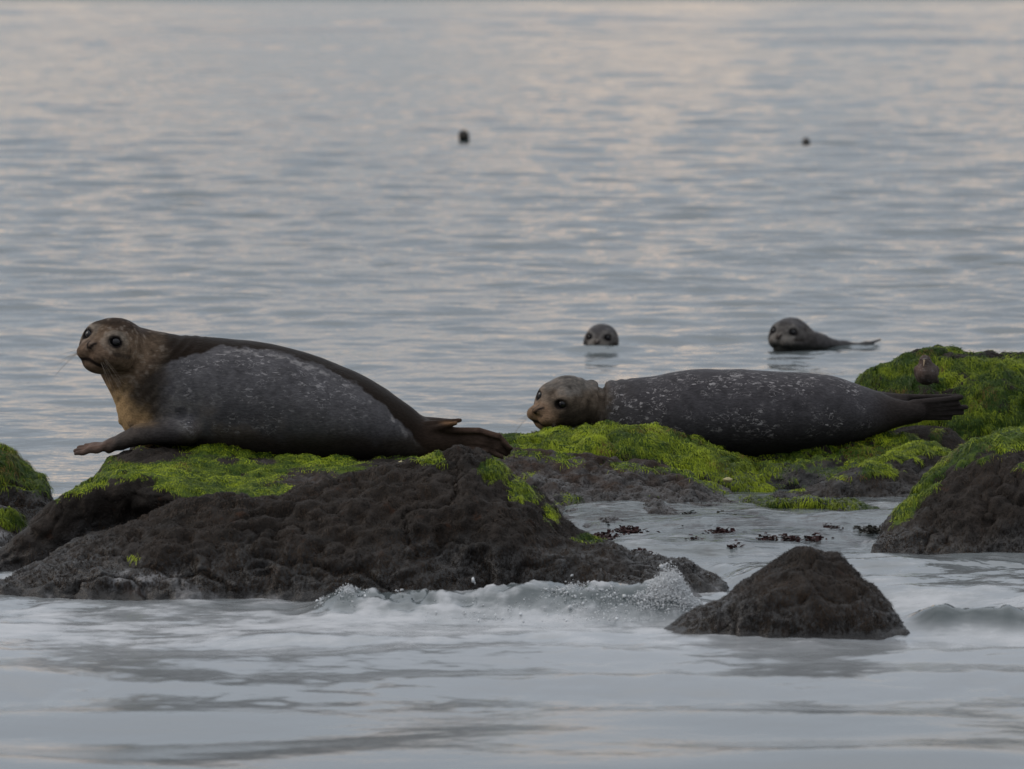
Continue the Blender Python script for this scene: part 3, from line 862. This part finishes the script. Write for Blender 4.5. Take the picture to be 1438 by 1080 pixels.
class Head:
    """a round seal head with short muzzle, built in its own frame"""
    def __init__(s, c, yaw, pitch, roll, size=1.0, snout=1.0):
        y, p, r = R(yaw), R(pitch), R(roll)
        F = np.array([-math.sin(y) * math.cos(p), -math.cos(y) * math.cos(p), math.sin(p)])
        U = np.array([0, 0, 1.0]); U = U - F * (U @ F); U /= np.linalg.norm(U)
        L = np.cross(F, U)                       # towards the picture's left when facing us
        U, L = U * math.cos(r) - L * math.sin(r), L * math.cos(r) + U * math.sin(r)
        s.c, s.F, s.U, s.L, s.s, s.sn = np.asarray(c, float), F, U, L, size, snout
        s.A = np.stack([F, L, U])
    def at(s, f, l, u): return s.c + s.s * (s.F * f + s.L * l + s.U * u)
    def __call__(s, P):
        z, A, n = s.s, s.A, s.sn
        d = sd_ell(P, s.at(-.005, 0, .0), A, np.array((.108, .096, .090)) * z)
        d = smin(d, sd_ell(P, s.at(.072 * n, 0, -.032), A, np.array((.068, .066, .054)) * z), .045 * z)
        for q in (-1, 1):
            d = smin(d, sd_ell(P, s.at(.060, q * .046, .022), A, np.array((.036, .032, .032)) * z), .03 * z)    # brow
            d = smin(d, sd_ell(P, s.at(.112 * n, q * .030, -.040), A, np.array((.036, .034, .029)) * z), .016 * z)  # whisker pads
            d = smin(d, sd_ell(P, s.at(.030, q * .062, -.030), A, np.array((.055, .036, .044)) * z), .04 * z)   # cheeks
        d = smin(d, sd_ell(P, s.at(.134 * n, 0, -.014), A, np.array((.024, .019, .015)) * z), .018 * z)        # nose
        d = smin(d, sd_ell(P, s.at(.078 * n, 0, -.076), A, np.array((.052, .044, .026)) * z), .020 * z)        # lower jaw
        for q in (-1, 1):
            d = smax(d, -sd_ell(P, s.at(.099, q * .057, .016), A, np.array((.017, .018, .013)) * z), .012 * z)  # eye socket
            d = smax(d, -sd_ell(P, s.at(.158 * n, q * .011, -.010), A, np.array((.010, .0038, .008)) * z), .004 * z)  # nostril
        return d
    def local(s, P): return ((P - s.c) @ s.A.T) / s.s
    def eyes(s):
        return [s.at(.0805, q * .052, .0155) for q in (-1, 1)], .0180 * s.s
def head_colour(h, P, Cb, face, crown, pad, ring):
    """coat colours of the face, by place on the head; returns colour and weight of the head"""
    q = h.local(P)
    f, l, u = q[:, 0], np.abs(q[:, 1]), q[:, 2]
    C = Cb.copy()
    def lay(w_, c):
        w2 = np.clip(w_, 0, 1)[:, None]
        C[:] = C * (1 - w2) + np.array(c) * w2
    rr = np.linalg.norm(q, axis=1)
    n = fbm(P, 30, 3, 55)
    lay(sstep(.19, .10, rr + n * .02), face)
    lay(sstep(.03, .07, u + n * .02) * sstep(.16, .12, rr), crown)
    lay(sstep(.085, .115, f + n * .012) * sstep(.03, -.01, u), pad)
    ed = np.sqrt((f - .092) ** 2 + (l - .055) ** 2 + ((u - .016) * 1.15) ** 2)
    lay(sstep(.058, .034, ed + n * .02) * (.30 + .35 * sstep(.016, .04, u) + .3 * n), ring)
    lay(sstep(.031, .021, ed + n * .006), (.012, .010, .010))
    mot = fbm(P, 55, 3, 57)
    hw_ = sstep(.2, .13, rr)
    C *= (1 + .6 * mot * hw_ + .5 * n * hw_)[:, None]
    lay(hw_ * sstep(.25, .45, mot) * .35, tuple(np.array(ring) * 1.1))
    # tear mark under the outer corner, mouth line and nose
    lay(sstep(.012, .004, np.abs(u + .022)) * sstep(.060, .072, l) * sstep(.04, .055, f) * .7, (.02, .016, .014))
    mouth = np.abs(u + .060 + .010 * sstep(.0, .05, l) + n * .002)
    lay(sstep(.010, .004, mouth) * sstep(.055, .08, f) * sstep(.062, .045, l), (.018, .013, .011))
    nd = np.sqrt((f - .152) ** 2 * .5 + l ** 2 + ((u + .012) * 1.2) ** 2)
    slit = np.abs(l - .009 - .35 * (u + .012))
    lay(sstep(.026, .014, nd) * sstep(.12, .135, f) * .45, (.060, .045, .038))
    lay(sstep(.0065, .003, slit) * sstep(-.028, -.022, u) * sstep(.006, -.002, u) * sstep(.125, .14, f), (.012, .009, .008))
    # rows of whisker roots
    pad_w = sstep(.09, .11, f) * sstep(.0, -.015, u) * sstep(-.06, -.045, u) * sstep(.008, .018, l)
    lay(pad_w * sstep(.15, .4, fbm(q, 110, 2, 5)) * .6, (.03, .022, .018))
    return C, sstep(.2, .12, rr)
def build_seal(name, label, sdf, lo, hi, h, colour, head, base, whiskers=True, group='harbour seals', folds=None):
    lo, hi = np.asarray(lo, float), np.asarray(hi, float)
    n = np.ceil((hi - lo) / h).astype(int) + 1
    ax = [lo[k] + h * np.arange(n[k]) for k in range(3)]
    D = np.empty(n, np.float32)
    step = max(1, int(600000 / (n[1] * n[2])))
    for i in range(0, n[0], step):
        g = np.stack(np.meshgrid(ax[0][i:i + step], ax[1], ax[2], indexing='ij'), -1).reshape(-1, 3).astype(np.float32)
        D[i:i + step] = sdf(g).reshape(-1, n[1], n[2])
    V, Q = surface_nets(D, lo, h)
    e = h * .25
    for _ in range(3):
        V32 = V.astype(np.float32)
        d0 = sdf(V32)
        G = np.stack([(sdf(V32 + np.eye(3, dtype=np.float32)[k] * e) - d0) / e for k in range(3)], 1)
        g2 = (G ** 2).sum(1) + 1e-3
        V = V - np.clip(d0 / g2, -h, h)[:, None] * G * .8
    G = G / (np.linalg.norm(G, axis=1, keepdims=True) + 1e-6)
    C, fleck, wet = colour(V)
    dsp = .0045 * fbm(V, 5.5, 2, 33) + .0018 * fbm(V, 16, 2, 34) if folds else 0.0006 * fbm(V, 30, 2, 34)
    if folds: dsp = dsp + folds(V)
    V = V + G * np.asarray(dsp)[:, None]
    o = mesh_np(name, V, Q, M_COAT, None, base, True, dict(col=np.clip(C, 0, 1), fleck=fleck, wet=wet))
    tag(o, label, 'seal', group)
    if head is not None:
        E, r = head.eyes()
        for c in E:
            sphere('eye', c, r, M_EYE, o)
        if whiskers:
            g = np.random.default_rng(9)
            Vs, Fs = [], []
            for q in (-1, 1):
                for k in range(9):
                    a = head.at(.128 + .008 * g.random(), q * (.034 + .014 * g.random()), -.030 - .022 * g.random())
                    L = .075 + .05 * g.random()
                    d = head.F * (.15 - .3 * g.random()) + head.L * q * (.75 + .2 * g.random()) - head.U * (.25 + .7 * g.random())
                    d /= np.linalg.norm(d)
                    s1 = np.cross(d, head.F + .01); s1 /= np.linalg.norm(s1); s2 = np.cross(d, s1)
                    b0 = len(Vs)
                    for t in np.linspace(0, 1, 6):
                        c = a + d * L * t * head.s - np.array((0, 0, 1)) * .03 * t * t
                        rad = .0006 * (1 - .7 * t)
                        for th in (0, 2.09, 4.19):
                            Vs.append(c + (s1 * math.cos(th) + s2 * math.sin(th)) * rad)
                    for i in range(5):
                        for j in range(3):
                            Fs.append((b0 + i * 3 + j, b0 + i * 3 + (j + 1) % 3, b0 + i * 3 + 3 + (j + 1) % 3, b0 + i * 3 + 3 + j))
            mesh_np('whiskers', np.array(Vs), Fs, M_WHISK, o, o.location)['kind'] = 'stuff'
    return o
def sphere(name, c, r, mat, parent, nu=24, nv=14):
    V, F = [], []
    for i in range(nv + 1):
        th = math.pi * i / nv
        for j in range(nu):
            ph = 2 * math.pi * j / nu
            V.append((math.sin(th) * math.cos(ph), math.sin(th) * math.sin(ph), math.cos(th)))
    for i in range(nv):
        for j in range(nu):
            F.append((i * nu + j, (i + 1) * nu + j, (i + 1) * nu + (j + 1) % nu, i * nu + (j + 1) % nu))
    return mesh_np(name, np.array(V) * r + np.asarray(c), F, mat, parent, c)

def lay(C, w_, c):
    w2 = np.clip(w_, 0, 1)[:, None]
    C[:] = C * (1 - w2) + np.array(c) * w2

# ---- left seal, head up and turned to us
Y1 = 20.32
S1 = FPX / Y1
b1 = Body([(168, 556, 594, .05, -.02), (185, 506, 612, .12, -.02), (205, 474, 624, .17), (240, 471, 633, .20), (300, 474, 640, .23), (350, 479, 644, .24), (400, 488, 647, .24), (450, 503, 648, .23),
           (500, 524, 648, .21), (540, 546, 648, .18), (570, 567, 648, .14), (595, 586, 645, .10), (620, 600, 640, .06), (640, 606, 634, .04)], Y1)
h1 = Head(at(162, 484, Y1 - .10), 28, 7, 12, 1.13, 1.02)
def q1(px, py, dy=0.0): return at(px, py, Y1 + dy)
def sdf1(P):
    d = b1(P)
    d = smin(d, sd_cone(P, q1(160, 492, -.06), q1(238, 560, 0), 34 / S1, 74 / S1), .03)
    d = smin(d, sd_cone(P, q1(170, 486, -.04), q1(215, 505, 0), 33 / S1, 36 / S1), .05)
    d = smin(d, h1(P), .025)
    # fore flipper reaching past the rock's edge
    f = sd_cone(P, q1(262, 604, -.17), q1(196, 611, -.19), 22 / S1, 13.5 / S1, 1.4)
    f = smin(f, sd_cone(P, q1(196, 611, -.19), q1(152, 627, -.17), 13.5 / S1, 9.5 / S1, 2.0), .02)
    for k, (tx, ty, ty2) in enumerate([(107, 637, -.22), (106, 633, -.19), (111, 629, -.16), (121, 626, -.13)]):
        f = smin(f, sd_cone(P, q1(155, 626.5, -.20 + .02 * k), q1(tx, ty, ty2), 7.0 / S1, 3.6 / S1, 1.2), .009)
    d = smin(d, f, .022)
    # hind flippers: the lower one fanned on the rock, the upper one curled
    a = sd_cone(P, q1(585, 622, -.06), q1(640, 622, -.05), 20 / S1, 17 / S1, .9)
    # one broad webbed blade arching over the rock, its rim thicker than the web
    for (ax, ay, bx, by, r0, r1) in [(632, 618, 672, 617, 16, 14), (672, 617, 698, 624, 14, 12), (698, 624, 709, 632, 12, 8.5)]:
        a = smin(a, sd_cone(P, q1(ax, ay, -.06), q1(bx, by, -.07), r0 / S1, r1 / S1, .55), .012)
    for (ax, ay, bx, by, r0, r1) in [(628, 605, 672, 605, 5, 4.5), (672, 605, 700, 613, 4.5, 4.5), (700, 613, 716, 630, 4.5, 3.8), (640, 632, 684, 634, 4, 4), (684, 634, 704, 641, 4, 3.4)]:
        a = smin(a, sd_cone(P, q1(ax, ay, -.08), q1(bx, by, -.10), r0 / S1, r1 / S1, 1.0), .012)
    d = smin(d, a, .03)
    u = sd_cone(P, q1(588, 600, .06), q1(612, 602, .07), 17 / S1, 10 / S1, 1.0)
    u = smin(u, sd_cone(P, q1(604, 598, -.05), q1(646, 590, -.09), 8 / S1, 2.6 / S1), .012)
    u = smin(u, sd_cone(P, q1(606, 604, -.07), q1(640, 594, -.11), 6 / S1, 2.6 / S1), .010)
    u = smin(u, sd_cone(P, q1(596, 592, .09), q1(640, 591, .09), 7 / S1, 2.2 / S1, 2.), .012)
    d = smin(d, u, .02)
    return d
def folds1(V):
    px, py = proj(V)
    t = ((px - 150) * .80 + (py - 500) * .60) / S1 + .014 * fbm(V, 7, 3, 35)
    m = sstep(.10, .14, t) * sstep(.30, .22, t) * (px < 290)
    f = .0026 * np.sin(t * 2 * math.pi / .036) * m
    g_ = .0016 * np.sin((py - np.interp(px, [630, 672, 700, 716], [0, 0, 8, 22])) / S1 * 2 * math.pi / .021) * sstep(640, 672, px)
    return f * (.6 + .8 * fbm(V, 9, 2, 37)) + g_
def colour1(V):
    px, py = proj(V)
    n = fbm(V, 14, 4, 61); n2 = fbm(V, 45, 3, 62)
    C = np.tile(np.array((.068, .066, .071)), (len(V), 1))
    C *= (1 + .35 * n + .25 * n2)[:, None]
    # coat goes brown-black towards the belly and hind part
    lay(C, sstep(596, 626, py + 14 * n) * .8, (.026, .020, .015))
    lay(C, .6 * blob(px, py, 330, 590, 70, 20) * sstep(-.2, .4, n), (.13, .105, .085))
    lay(C, .55 * blob(px, py, 250, 575, 45, 40) * sstep(-.3, .4, n2), (.12, .115, .11))
    # wet dark saddle line along the back
    topy = np.interp(px, b1.px, [p[1] for p in [(0, 556), (0, 506), (0, 474), (0, 471), (0, 474), (0, 479), (0, 488), (0, 503), (0, 524), (0, 546), (0, 567), (0, 586), (0, 600), (0, 606)]])
    th = np.interp(px, [190, 230, 265, 290, 310, 400, 450, 500, 545, 580, 610], [70, 40, 27, 20, 11, 9, 11, 16, 25, 38, 40])
    st = sstep(2.5, -2.5, (py - topy) - th - 5 * n2 - 4 * n)
    st = np.maximum(st, V[:, 1] > Y1 + .06)
    st = st * sstep(165, 205, px)
    lay(C, st, (.012, .0085, .0065))
    edge = sstep(5, 2, np.abs((py - topy) - th - 5 - 5 * n2)) * sstep(300, 330, px) * sstep(600, 540, px) * (V[:, 1] < Y1 + .06)
    lay(C, edge * sstep(0, .4, n2) * .6, (.22, .21, .21))
    # neck, chest
    neck = sstep(250, 205, px + 18 * n)
    lay(C, neck * .9, (.036, .028, .021))
    lay(C, neck * sstep(.1, .4, n2) * .35, (.14, .12, .10))
    ch = sstep(62, 18, (px - np.interp(py, [500, 530, 557, 580, 605], [112, 124, 140, 153, 172])) + 16 * n + 6 * n2) * sstep(515, 535, py)
    lay(C, ch * .95, (.34, .23, .12))
    lay(C, ch * sstep(.1, .35, n2) * .5, (.13, .085, .05))
    lay(C, blob(px, py, 207 + .12 * (py - 500), 515, 17, 48) * (.85 + .4 * n2), (.014, .011, .009))
    C2, wh = head_colour(h1, V, C, (.110, .077, .053), (.030, .020, .014), (.108, .074, .052), (.19, .165, .14))
    C = C2
    # flippers
    fl = sstep(262, 232, px) * sstep(588, 604, py - .28 * (232 - px) * 0) * (V[:, 1] < Y1 - .1)
    lay(C, fl * .95, (.040, .037, .038))
    lay(C, fl * sstep(168, 140, px) * (.6 + .4 * sstep(-.2, .3, n)), (.115, .075, .058))
    hf = sstep(572, 612, px + 10 * n)
    lay(C, hf * .9, (.026, .018, .014))
    lay(C, hf * sstep(-.2, .4, n) * .7 * sstep(630, 670, px), (.070, .048, .038))
    lay(C, sstep(628, 650, px) * sstep(610, 604, py - np.interp(px, [630, 672, 700, 716], [0, 0, 8, 22])) * .6, (.055, .034, .025))
    lay(C, sstep(612, 630, px) * sstep(600, 592, py) * sstep(590, 594, py) * .9, (.15, .085, .045))
    fk = .75 * sstep(235, 265, px) * sstep(560, 470, px) * (1 - st) * sstep(618, 600, py) * (1 - .8 * neck)
    wet = np.clip(.25 + .5 * st + .4 * sstep(600, 625, py), 0, 1)
    return C, fk, wet
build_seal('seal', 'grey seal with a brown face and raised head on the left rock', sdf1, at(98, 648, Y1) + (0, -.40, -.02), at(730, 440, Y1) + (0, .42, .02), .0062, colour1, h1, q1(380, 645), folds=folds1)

# ---- right seal, lying with its chin behind the green hump
Y2 = 22.2
S2 = FPX / Y2
b2 = Body([(836, 562, 606, .06, -.02), (842, 545, 622, .11, -.02), (855, 534, 634, .15), (880, 532, 642, .18), (915, 529, 648, .21), (950, 522, 650, .23), (985, 519.5, 650, .24), (1030, 519.5, 648, .24), (1080, 521.5, 645, .24), (1130, 524, 640, .23),
           (1170, 529, 632, .20), (1205, 540, 622, .16), (1235, 551, 610, .11), (1262, 562, 600, .065), (1290, 572, 592, .04)], Y2)
h2 = Head(at(796, 562, Y2 - .08), 43, -6, 15, 1.10, 1.18)
def q2(px, py, dy=0.0): return at(px, py, Y2 + dy)
def sdf2(P):
    d = b2(P)
    nk = sd_cone(P, q2(800, 566, -.06), q2(824, 573, -.02), 34 / S2, 33 / S2)
    nk = smin(nk, h2(P), .03)
    nk = smin(nk, sd_ell(P, q2(830, 570, -.02), np.eye(3), (22 / S2, .12, 37 / S2)), .014)
    d = smin(d, nk, .012)
    # hind flippers: near one fanned to five toes, far one above it
    a = sd_cone(P, q2(1225, 580, -.03), q2(1290, 576, -.04), 20 / S2, 12.5 / S2, .9)
    for k, (tx, ty) in enumerate([(1349, 558), (1345, 566.5), (1356, 572), (1351, 580), (1334, 587)]):
        b0 = 567 + 4.4 * k
        a = smin(a, sd_cone(P, q2(1282, b0, -.04 + .006 * k), q2(tx, ty, -.05 + .012 * k), 6.5 / S2, 4.0 / S2), .008)
    d = smin(d, a, .03)
    u = sd_cone(P, q2(1215, 560, .06), q2(1268, 564, .05), 14 / S2, 8 / S2)
    u = smin(u, sd_cone(P, q2(1240, 558, .06), q2(1345, 557, .05), 5.5 / S2, 3.6 / S2), .012)
    u = smin(u, sd_cone(P, q2(1240, 563, .07), q2(1335, 563, .08), 6 / S2, 3.6 / S2), .010)
    d = smin(d, u, .014)
    return d
def folds2(V):
    px, py = proj(V)
    t = (px + .25 * (py - 560)) / S2 + .014 * fbm(V, 7, 3, 36)
    m = sstep(803, 815, px) * sstep(905, 860, px)
    cr_ = np.exp(-((px - 846 - .06 * (py - 560) - 3 * fbm(V, 12, 2, 39)) / 3.5) ** 2)
    return .0030 * np.sin(t * 2 * math.pi / .040) * m * (.6 + .8 * fbm(V, 9, 2, 38)) - .014 * cr_
def colour2(V):
    px, py = proj(V)
    n = fbm(V, 13, 4, 71); n2 = fbm(V, 45, 3, 72)
    C = np.tile(np.array((.043, .041, .045)), (len(V), 1))
    C *= (1 + .3 * n + .25 * n2)[:, None]
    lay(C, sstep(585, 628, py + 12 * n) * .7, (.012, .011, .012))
    lay(C, sstep(1210, 1260, px) * .8, (.026, .021, .019))
    hd = sstep(862, 828, px + 14 * n + 6 * n2)
    lay(C, blob(px, py, 846, 570, 5, 60) * .8, (.008, .007, .007))  # shade of the neck crease, put into the coat colour
    lay(C, sstep(905, 850, px + 15 * n) * .35, (.055, .050, .046))
    lay(C, hd * .95, (.070, .058, .047))
    lay(C, hd * sstep(.0, .3, n2) * .65 * sstep(795, 815, px), (.20, .18, .16))
    lay(C, hd * sstep(-.05, -.3, n2) * .65 * sstep(800, 815, px), (.030, .022, .016))
    lay(C, hd * blob(px, py, 833, 550, 8, 22) * sstep(-.2, .2, n2) * .9, (.050, .028, .018))
    lay(C, np.exp(-((px - 845 - .05 * (py - 560) - 2 * n) / 3.2) ** 2) * .85, (.010, .008, .008))  # crease shade painted again over the head colours
    lay(C, hd * sstep(572, 596, py + 8 * n) * .8, (.045, .038, .031))
    C, wh = head_colour(h2, V, C, (.095, .074, .057), (.092, .083, .075), (.150, .098, .063), (.12, .095, .075))
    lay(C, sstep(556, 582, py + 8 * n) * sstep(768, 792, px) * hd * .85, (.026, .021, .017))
    fk = .95 * sstep(846, 870, px) * sstep(1245, 1200, px) * sstep(625, 598, py)
    wet = np.full(len(V), .35)
    return C, fk, wet
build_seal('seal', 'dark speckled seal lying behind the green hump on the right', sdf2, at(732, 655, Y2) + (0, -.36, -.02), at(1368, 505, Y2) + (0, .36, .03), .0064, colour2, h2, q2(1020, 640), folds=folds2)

# ---- seals in the water
def swim(label, px, py_c, py_w, yaw, pitch, roll, size, back=None, h=.006, group='seals in the water', dark=1.0):
    Y = CAM_H * FPX / (py_w - HZ)
    c = at(px, py_c, Y)
    hd = Head(c, yaw, pitch, roll, size)
    def sdf(P):
        d = hd(P)
        d = smin(d, sd_cone(P, c + np.array((0, .03, -.02)), c + np.array((.03, .12, -.22)) * size, .088 * size, .12 * size), .03)
        if back:
            for a, b, ra, rb in back(Y):
                d = smin(d, sd_cone(P, a, b, ra, rb), .04)
        return d
    def colour(V):
        n2 = fbm(V, 40, 3, 81)
        C = np.tile(np.array((.055, .053, .054)) * dark, (len(V), 1)) * (1 + .3 * n2)[:, None]
        C, _ = head_colour(hd, V, C, tuple(np.array((.060, .055, .053)) * dark), tuple(np.array((.050, .048, .050)) * dark), tuple(np.array((.115, .105, .095)) * dark), tuple(np.array((.10, .095, .09)) * dark))
        q = hd.local(V)
        lay(C, sstep(-.030, -.060, q[:, 2] + .01 * n2) * .85, (.018, .020, .018))
        return C, np.full(len(V), .12), np.full(len(V), .8)
    far = 0 if back is None else 1
    lo = c - np.array((.20, .26, .30)) * size; hi = c + np.array((.20 + .75 * far, .26 + .3 * far, .14)) * size
    return build_seal('seal', label, sdf, lo, hi, h, colour, hd, (c[0], c[1], 0), False, group)
swim('small swimming seal head facing the camera, behind the right seal', 845, 476, 490, 12, 0, 2, .98)
def back4(Y):
    q = lambda px, py, dy=0.: at(px, py, Y + dy)
    s = FPX / Y
    return [(q(1118, 474), q(1150, 484, .1), 20 / s, 14 / s), (q(1150, 484, .1), q(1186, 487, .2), 14 / s, 6.5 / s), (q(1186, 487, .2), q(1216, 484.5, .22), 6.5 / s, 2.8 / s), (q(1216, 484.5, .22), q(1236, 477, .25), 2.8 / s, 1.2 / s)]
swim('swimming seal with its neck and back above water near the right edge', 1110, 470, 488, 27, 4, 3, 1.12, back4)
swim('tiny far seal head in the open water, left of the two', 651, 189, 196, -10, 5, 0, .74, None, .012, 'far seals in the water', .6)
swim('tiny far seal head in the open water, right of the two', 1132, 198, 202, 20, 5, 0, .52, None, .011, 'far seals in the water', 1.1)

# ------------------------------------------------------------------ small bird on the green boulder
def bird():
    Yb = 22.62
    s = FPX / Yb
    q = lambda px, py, dy=0.: at(px, py, Yb + dy)
    def sdf(P):
        d = sd_ell(P, q(1301, 524, .0), np.eye(3), (17 / s, .075, 17 / s))
        d = smin(d, sd_ell(P, q(1299, 508, -.03), np.eye(3), (8.5 / s, .028, 9.5 / s)), .02)
        d = smin(d, sd_cone(P, q(1308, 528, .05), q(1316, 536, .13), 8 / s, 3 / s), .02)      # tail
        d = smin(d, sd_cone(P, q(1314, 519, -.01), q(1312, 534, .06), 5 / s, 3 / s), .008)    # folded wing
        d = smin(d, sd_cone(P, q(1288, 519, -.01), q(1290, 534, .06), 5 / s, 3 / s), .008)
        return d
    def colour(V):
        px, py = proj(V)
        n = fbm(V, 60, 3, 91)
        C = np.tile(np.array((.060, .048, .043)), (len(V), 1)) * (1 + .5 * n)[:, None]
        lay(C, blob(px, py, 1291, 514, 6, 10) * .6, (.12, .075, .06))
        lay(C, sstep(528, 540, py) * .6, (.05, .046, .044))
        return C, np.full(len(V), .4), np.zeros(len(V))
    o = build_seal('bird', 'plump grey-brown bird resting on the green boulder', sdf, q(1275, 550) + (0, -.1, 0), q(1325, 495) + (0, .17, 0), .0045, colour, None, q(1301, 541))
    o['category'] = 'bird'
    del o['group']
    # bill pointing down at us, eyes
    a, b = q(1298, 506, -.055), q(1297, 514, -.085)
    d = (b - a); L = np.linalg.norm(d); d /= L
    s1 = np.cross(d, (1, 0, 0)); s1 /= np.linalg.norm(s1); s2 = np.cross(d, s1)
    V, F = [], []
    for t, r in ((0, .0045), (.5, .003), (1, .0008)):
        for k in range(8):
            V.append(a + d * L * t + (s1 * math.cos(k * math.pi / 4) + s2 * math.sin(k * math.pi / 4)) * r)
    for i in range(2):
        for k in range(8):
            F.append((i * 8 + k, i * 8 + (k + 1) % 8, i * 8 + 8 + (k + 1) % 8, i * 8 + 8 + k))
    mesh_np('bill', np.array(V), F, plain('bill', (.17, .12, .06), .5), o, a)
    for e in (-1, 1):
        sphere('eye', q(1299 + e * 6, 505, -.048), .0028, M_EYE, o, 12, 8)
bird()

# ------------------------------------------------------------------ weed tufts in the pool, shells
def tuft(px, py, wpx, hpx, seed, parent, red):
    g = np.random.default_rng(seed)
    Y = (CAM_H - .066) * FPX / (py - HZ)
    s = FPX / Y
    n = int(20 + wpx * 3)
    c = at(px, py, Y)
    x = g.normal(0, wpx / s / 3.2, n); y = g.normal(0, .05, n)
    root = np.stack([c[0] + x, c[1] + y, np.full(n, .055)], 1)
    H = hpx / s * (.1 + .4 * g.random(n)) * np.exp(-(x / (wpx / s / 1.6)) ** 2)
    tip = root + np.stack([g.normal(0, .012, n), g.normal(0, .012, n), H + .004], 1)
    W = .002 + .003 * g.random(n)
    mid = (root + tip) / 2 + g.normal(0, .006, (n, 3))
    sd = np.array((1., 0, 0)) * W[:, None]
    V = np.stack([root - sd, root + sd, mid + sd * 1.5, mid - sd * 1.5, tip - sd, tip + sd], 1).reshape(-1, 3)
    k = np.arange(n)[:, None] * 6
    Q = np.concatenate([k + np.array([[0, 1, 2, 3]]), k + np.array([[3, 2, 5, 4]])], 0)
    t = g.random((n, 1))
    cc = (np.array((.040, .014, .014)) * t + np.array((.020, .012, .010)) * (1 - t)) if red else (np.array((.030, .030, .022)) * t + np.array((.018, .016, .014)) * (1 - t))
    mesh_np('seaweed_tuft', V, Q, M_BLADE, parent, (c[0], c[1], 0), False, dict(col=np.repeat(cc, 6, axis=0)))['kind'] = 'stuff'
shelf = [o for o in bpy.data.objects if o.get('label', '').startswith('low flat wet shelf')][0]
TUFTS = [(884, 744, 32, 6, 1), (968, 721, 22, 8, 0), (938, 731, 32, 9, 0), (1018, 721, 40, 8, 0), (1080, 731, 26, 6, 1), (1014, 747, 32, 11, 1), (1027, 763, 18, 6, 1), (1075, 754, 24, 7, 1),
         (1165, 741, 28, 12, 1), (1110, 754, 24, 5, 1), (1140, 754, 26, 6, 1), (1048, 737, 18, 4, 0), (975, 757, 22, 5, 1), (905, 716, 30, 6, 0), (856, 731, 30, 6, 0), (1222, 744, 30, 8, 0), (1188, 722, 18, 6, 1), (846, 752, 30, 5, 1), (896, 776, 22, 7, 1), (870, 708, 26, 5, 0)]
for i, (a, b, c_, d_, r_) in enumerate(TUFTS):
    tuft(a, b, c_, d_, 400 + i, shelf, r_)
def shell(px, py, Y, wpx, label):
    s = FPX / Y
    c = at(px, py, Y)
    V, F = [], []
    g = np.random.default_rng(int(px))
    for i in range(6):
        t = i / 5
        for k in range(14):
            th = 2 * math.pi * k / 14
            r = wpx / s / 2 * (1 - t) ** .7 * (1 + .12 * math.sin(5 * th) + .06 * g.random())
            V.append((r * math.cos(th), -.012 * t - .3 * r * math.sin(th) * .5, .55 * r * math.sin(th)))
    for i in range(5):
        for k in range(14):
            F.append((i * 14 + k, i * 14 + (k + 1) % 14, i * 14 + 14 + (k + 1) % 14, i * 14 + 14 + k))
    o = mesh_np('shell', np.array(V) + c, F, M_SHELL, None, c)
    tag(o, label, 'shell')
shell(1022, 674, 21.50, 14, 'pale yellow shell stuck on the side of the green hump')
shell(563, 649, 19.28, 7, 'tiny white shell beneath the left seal\'s tail')
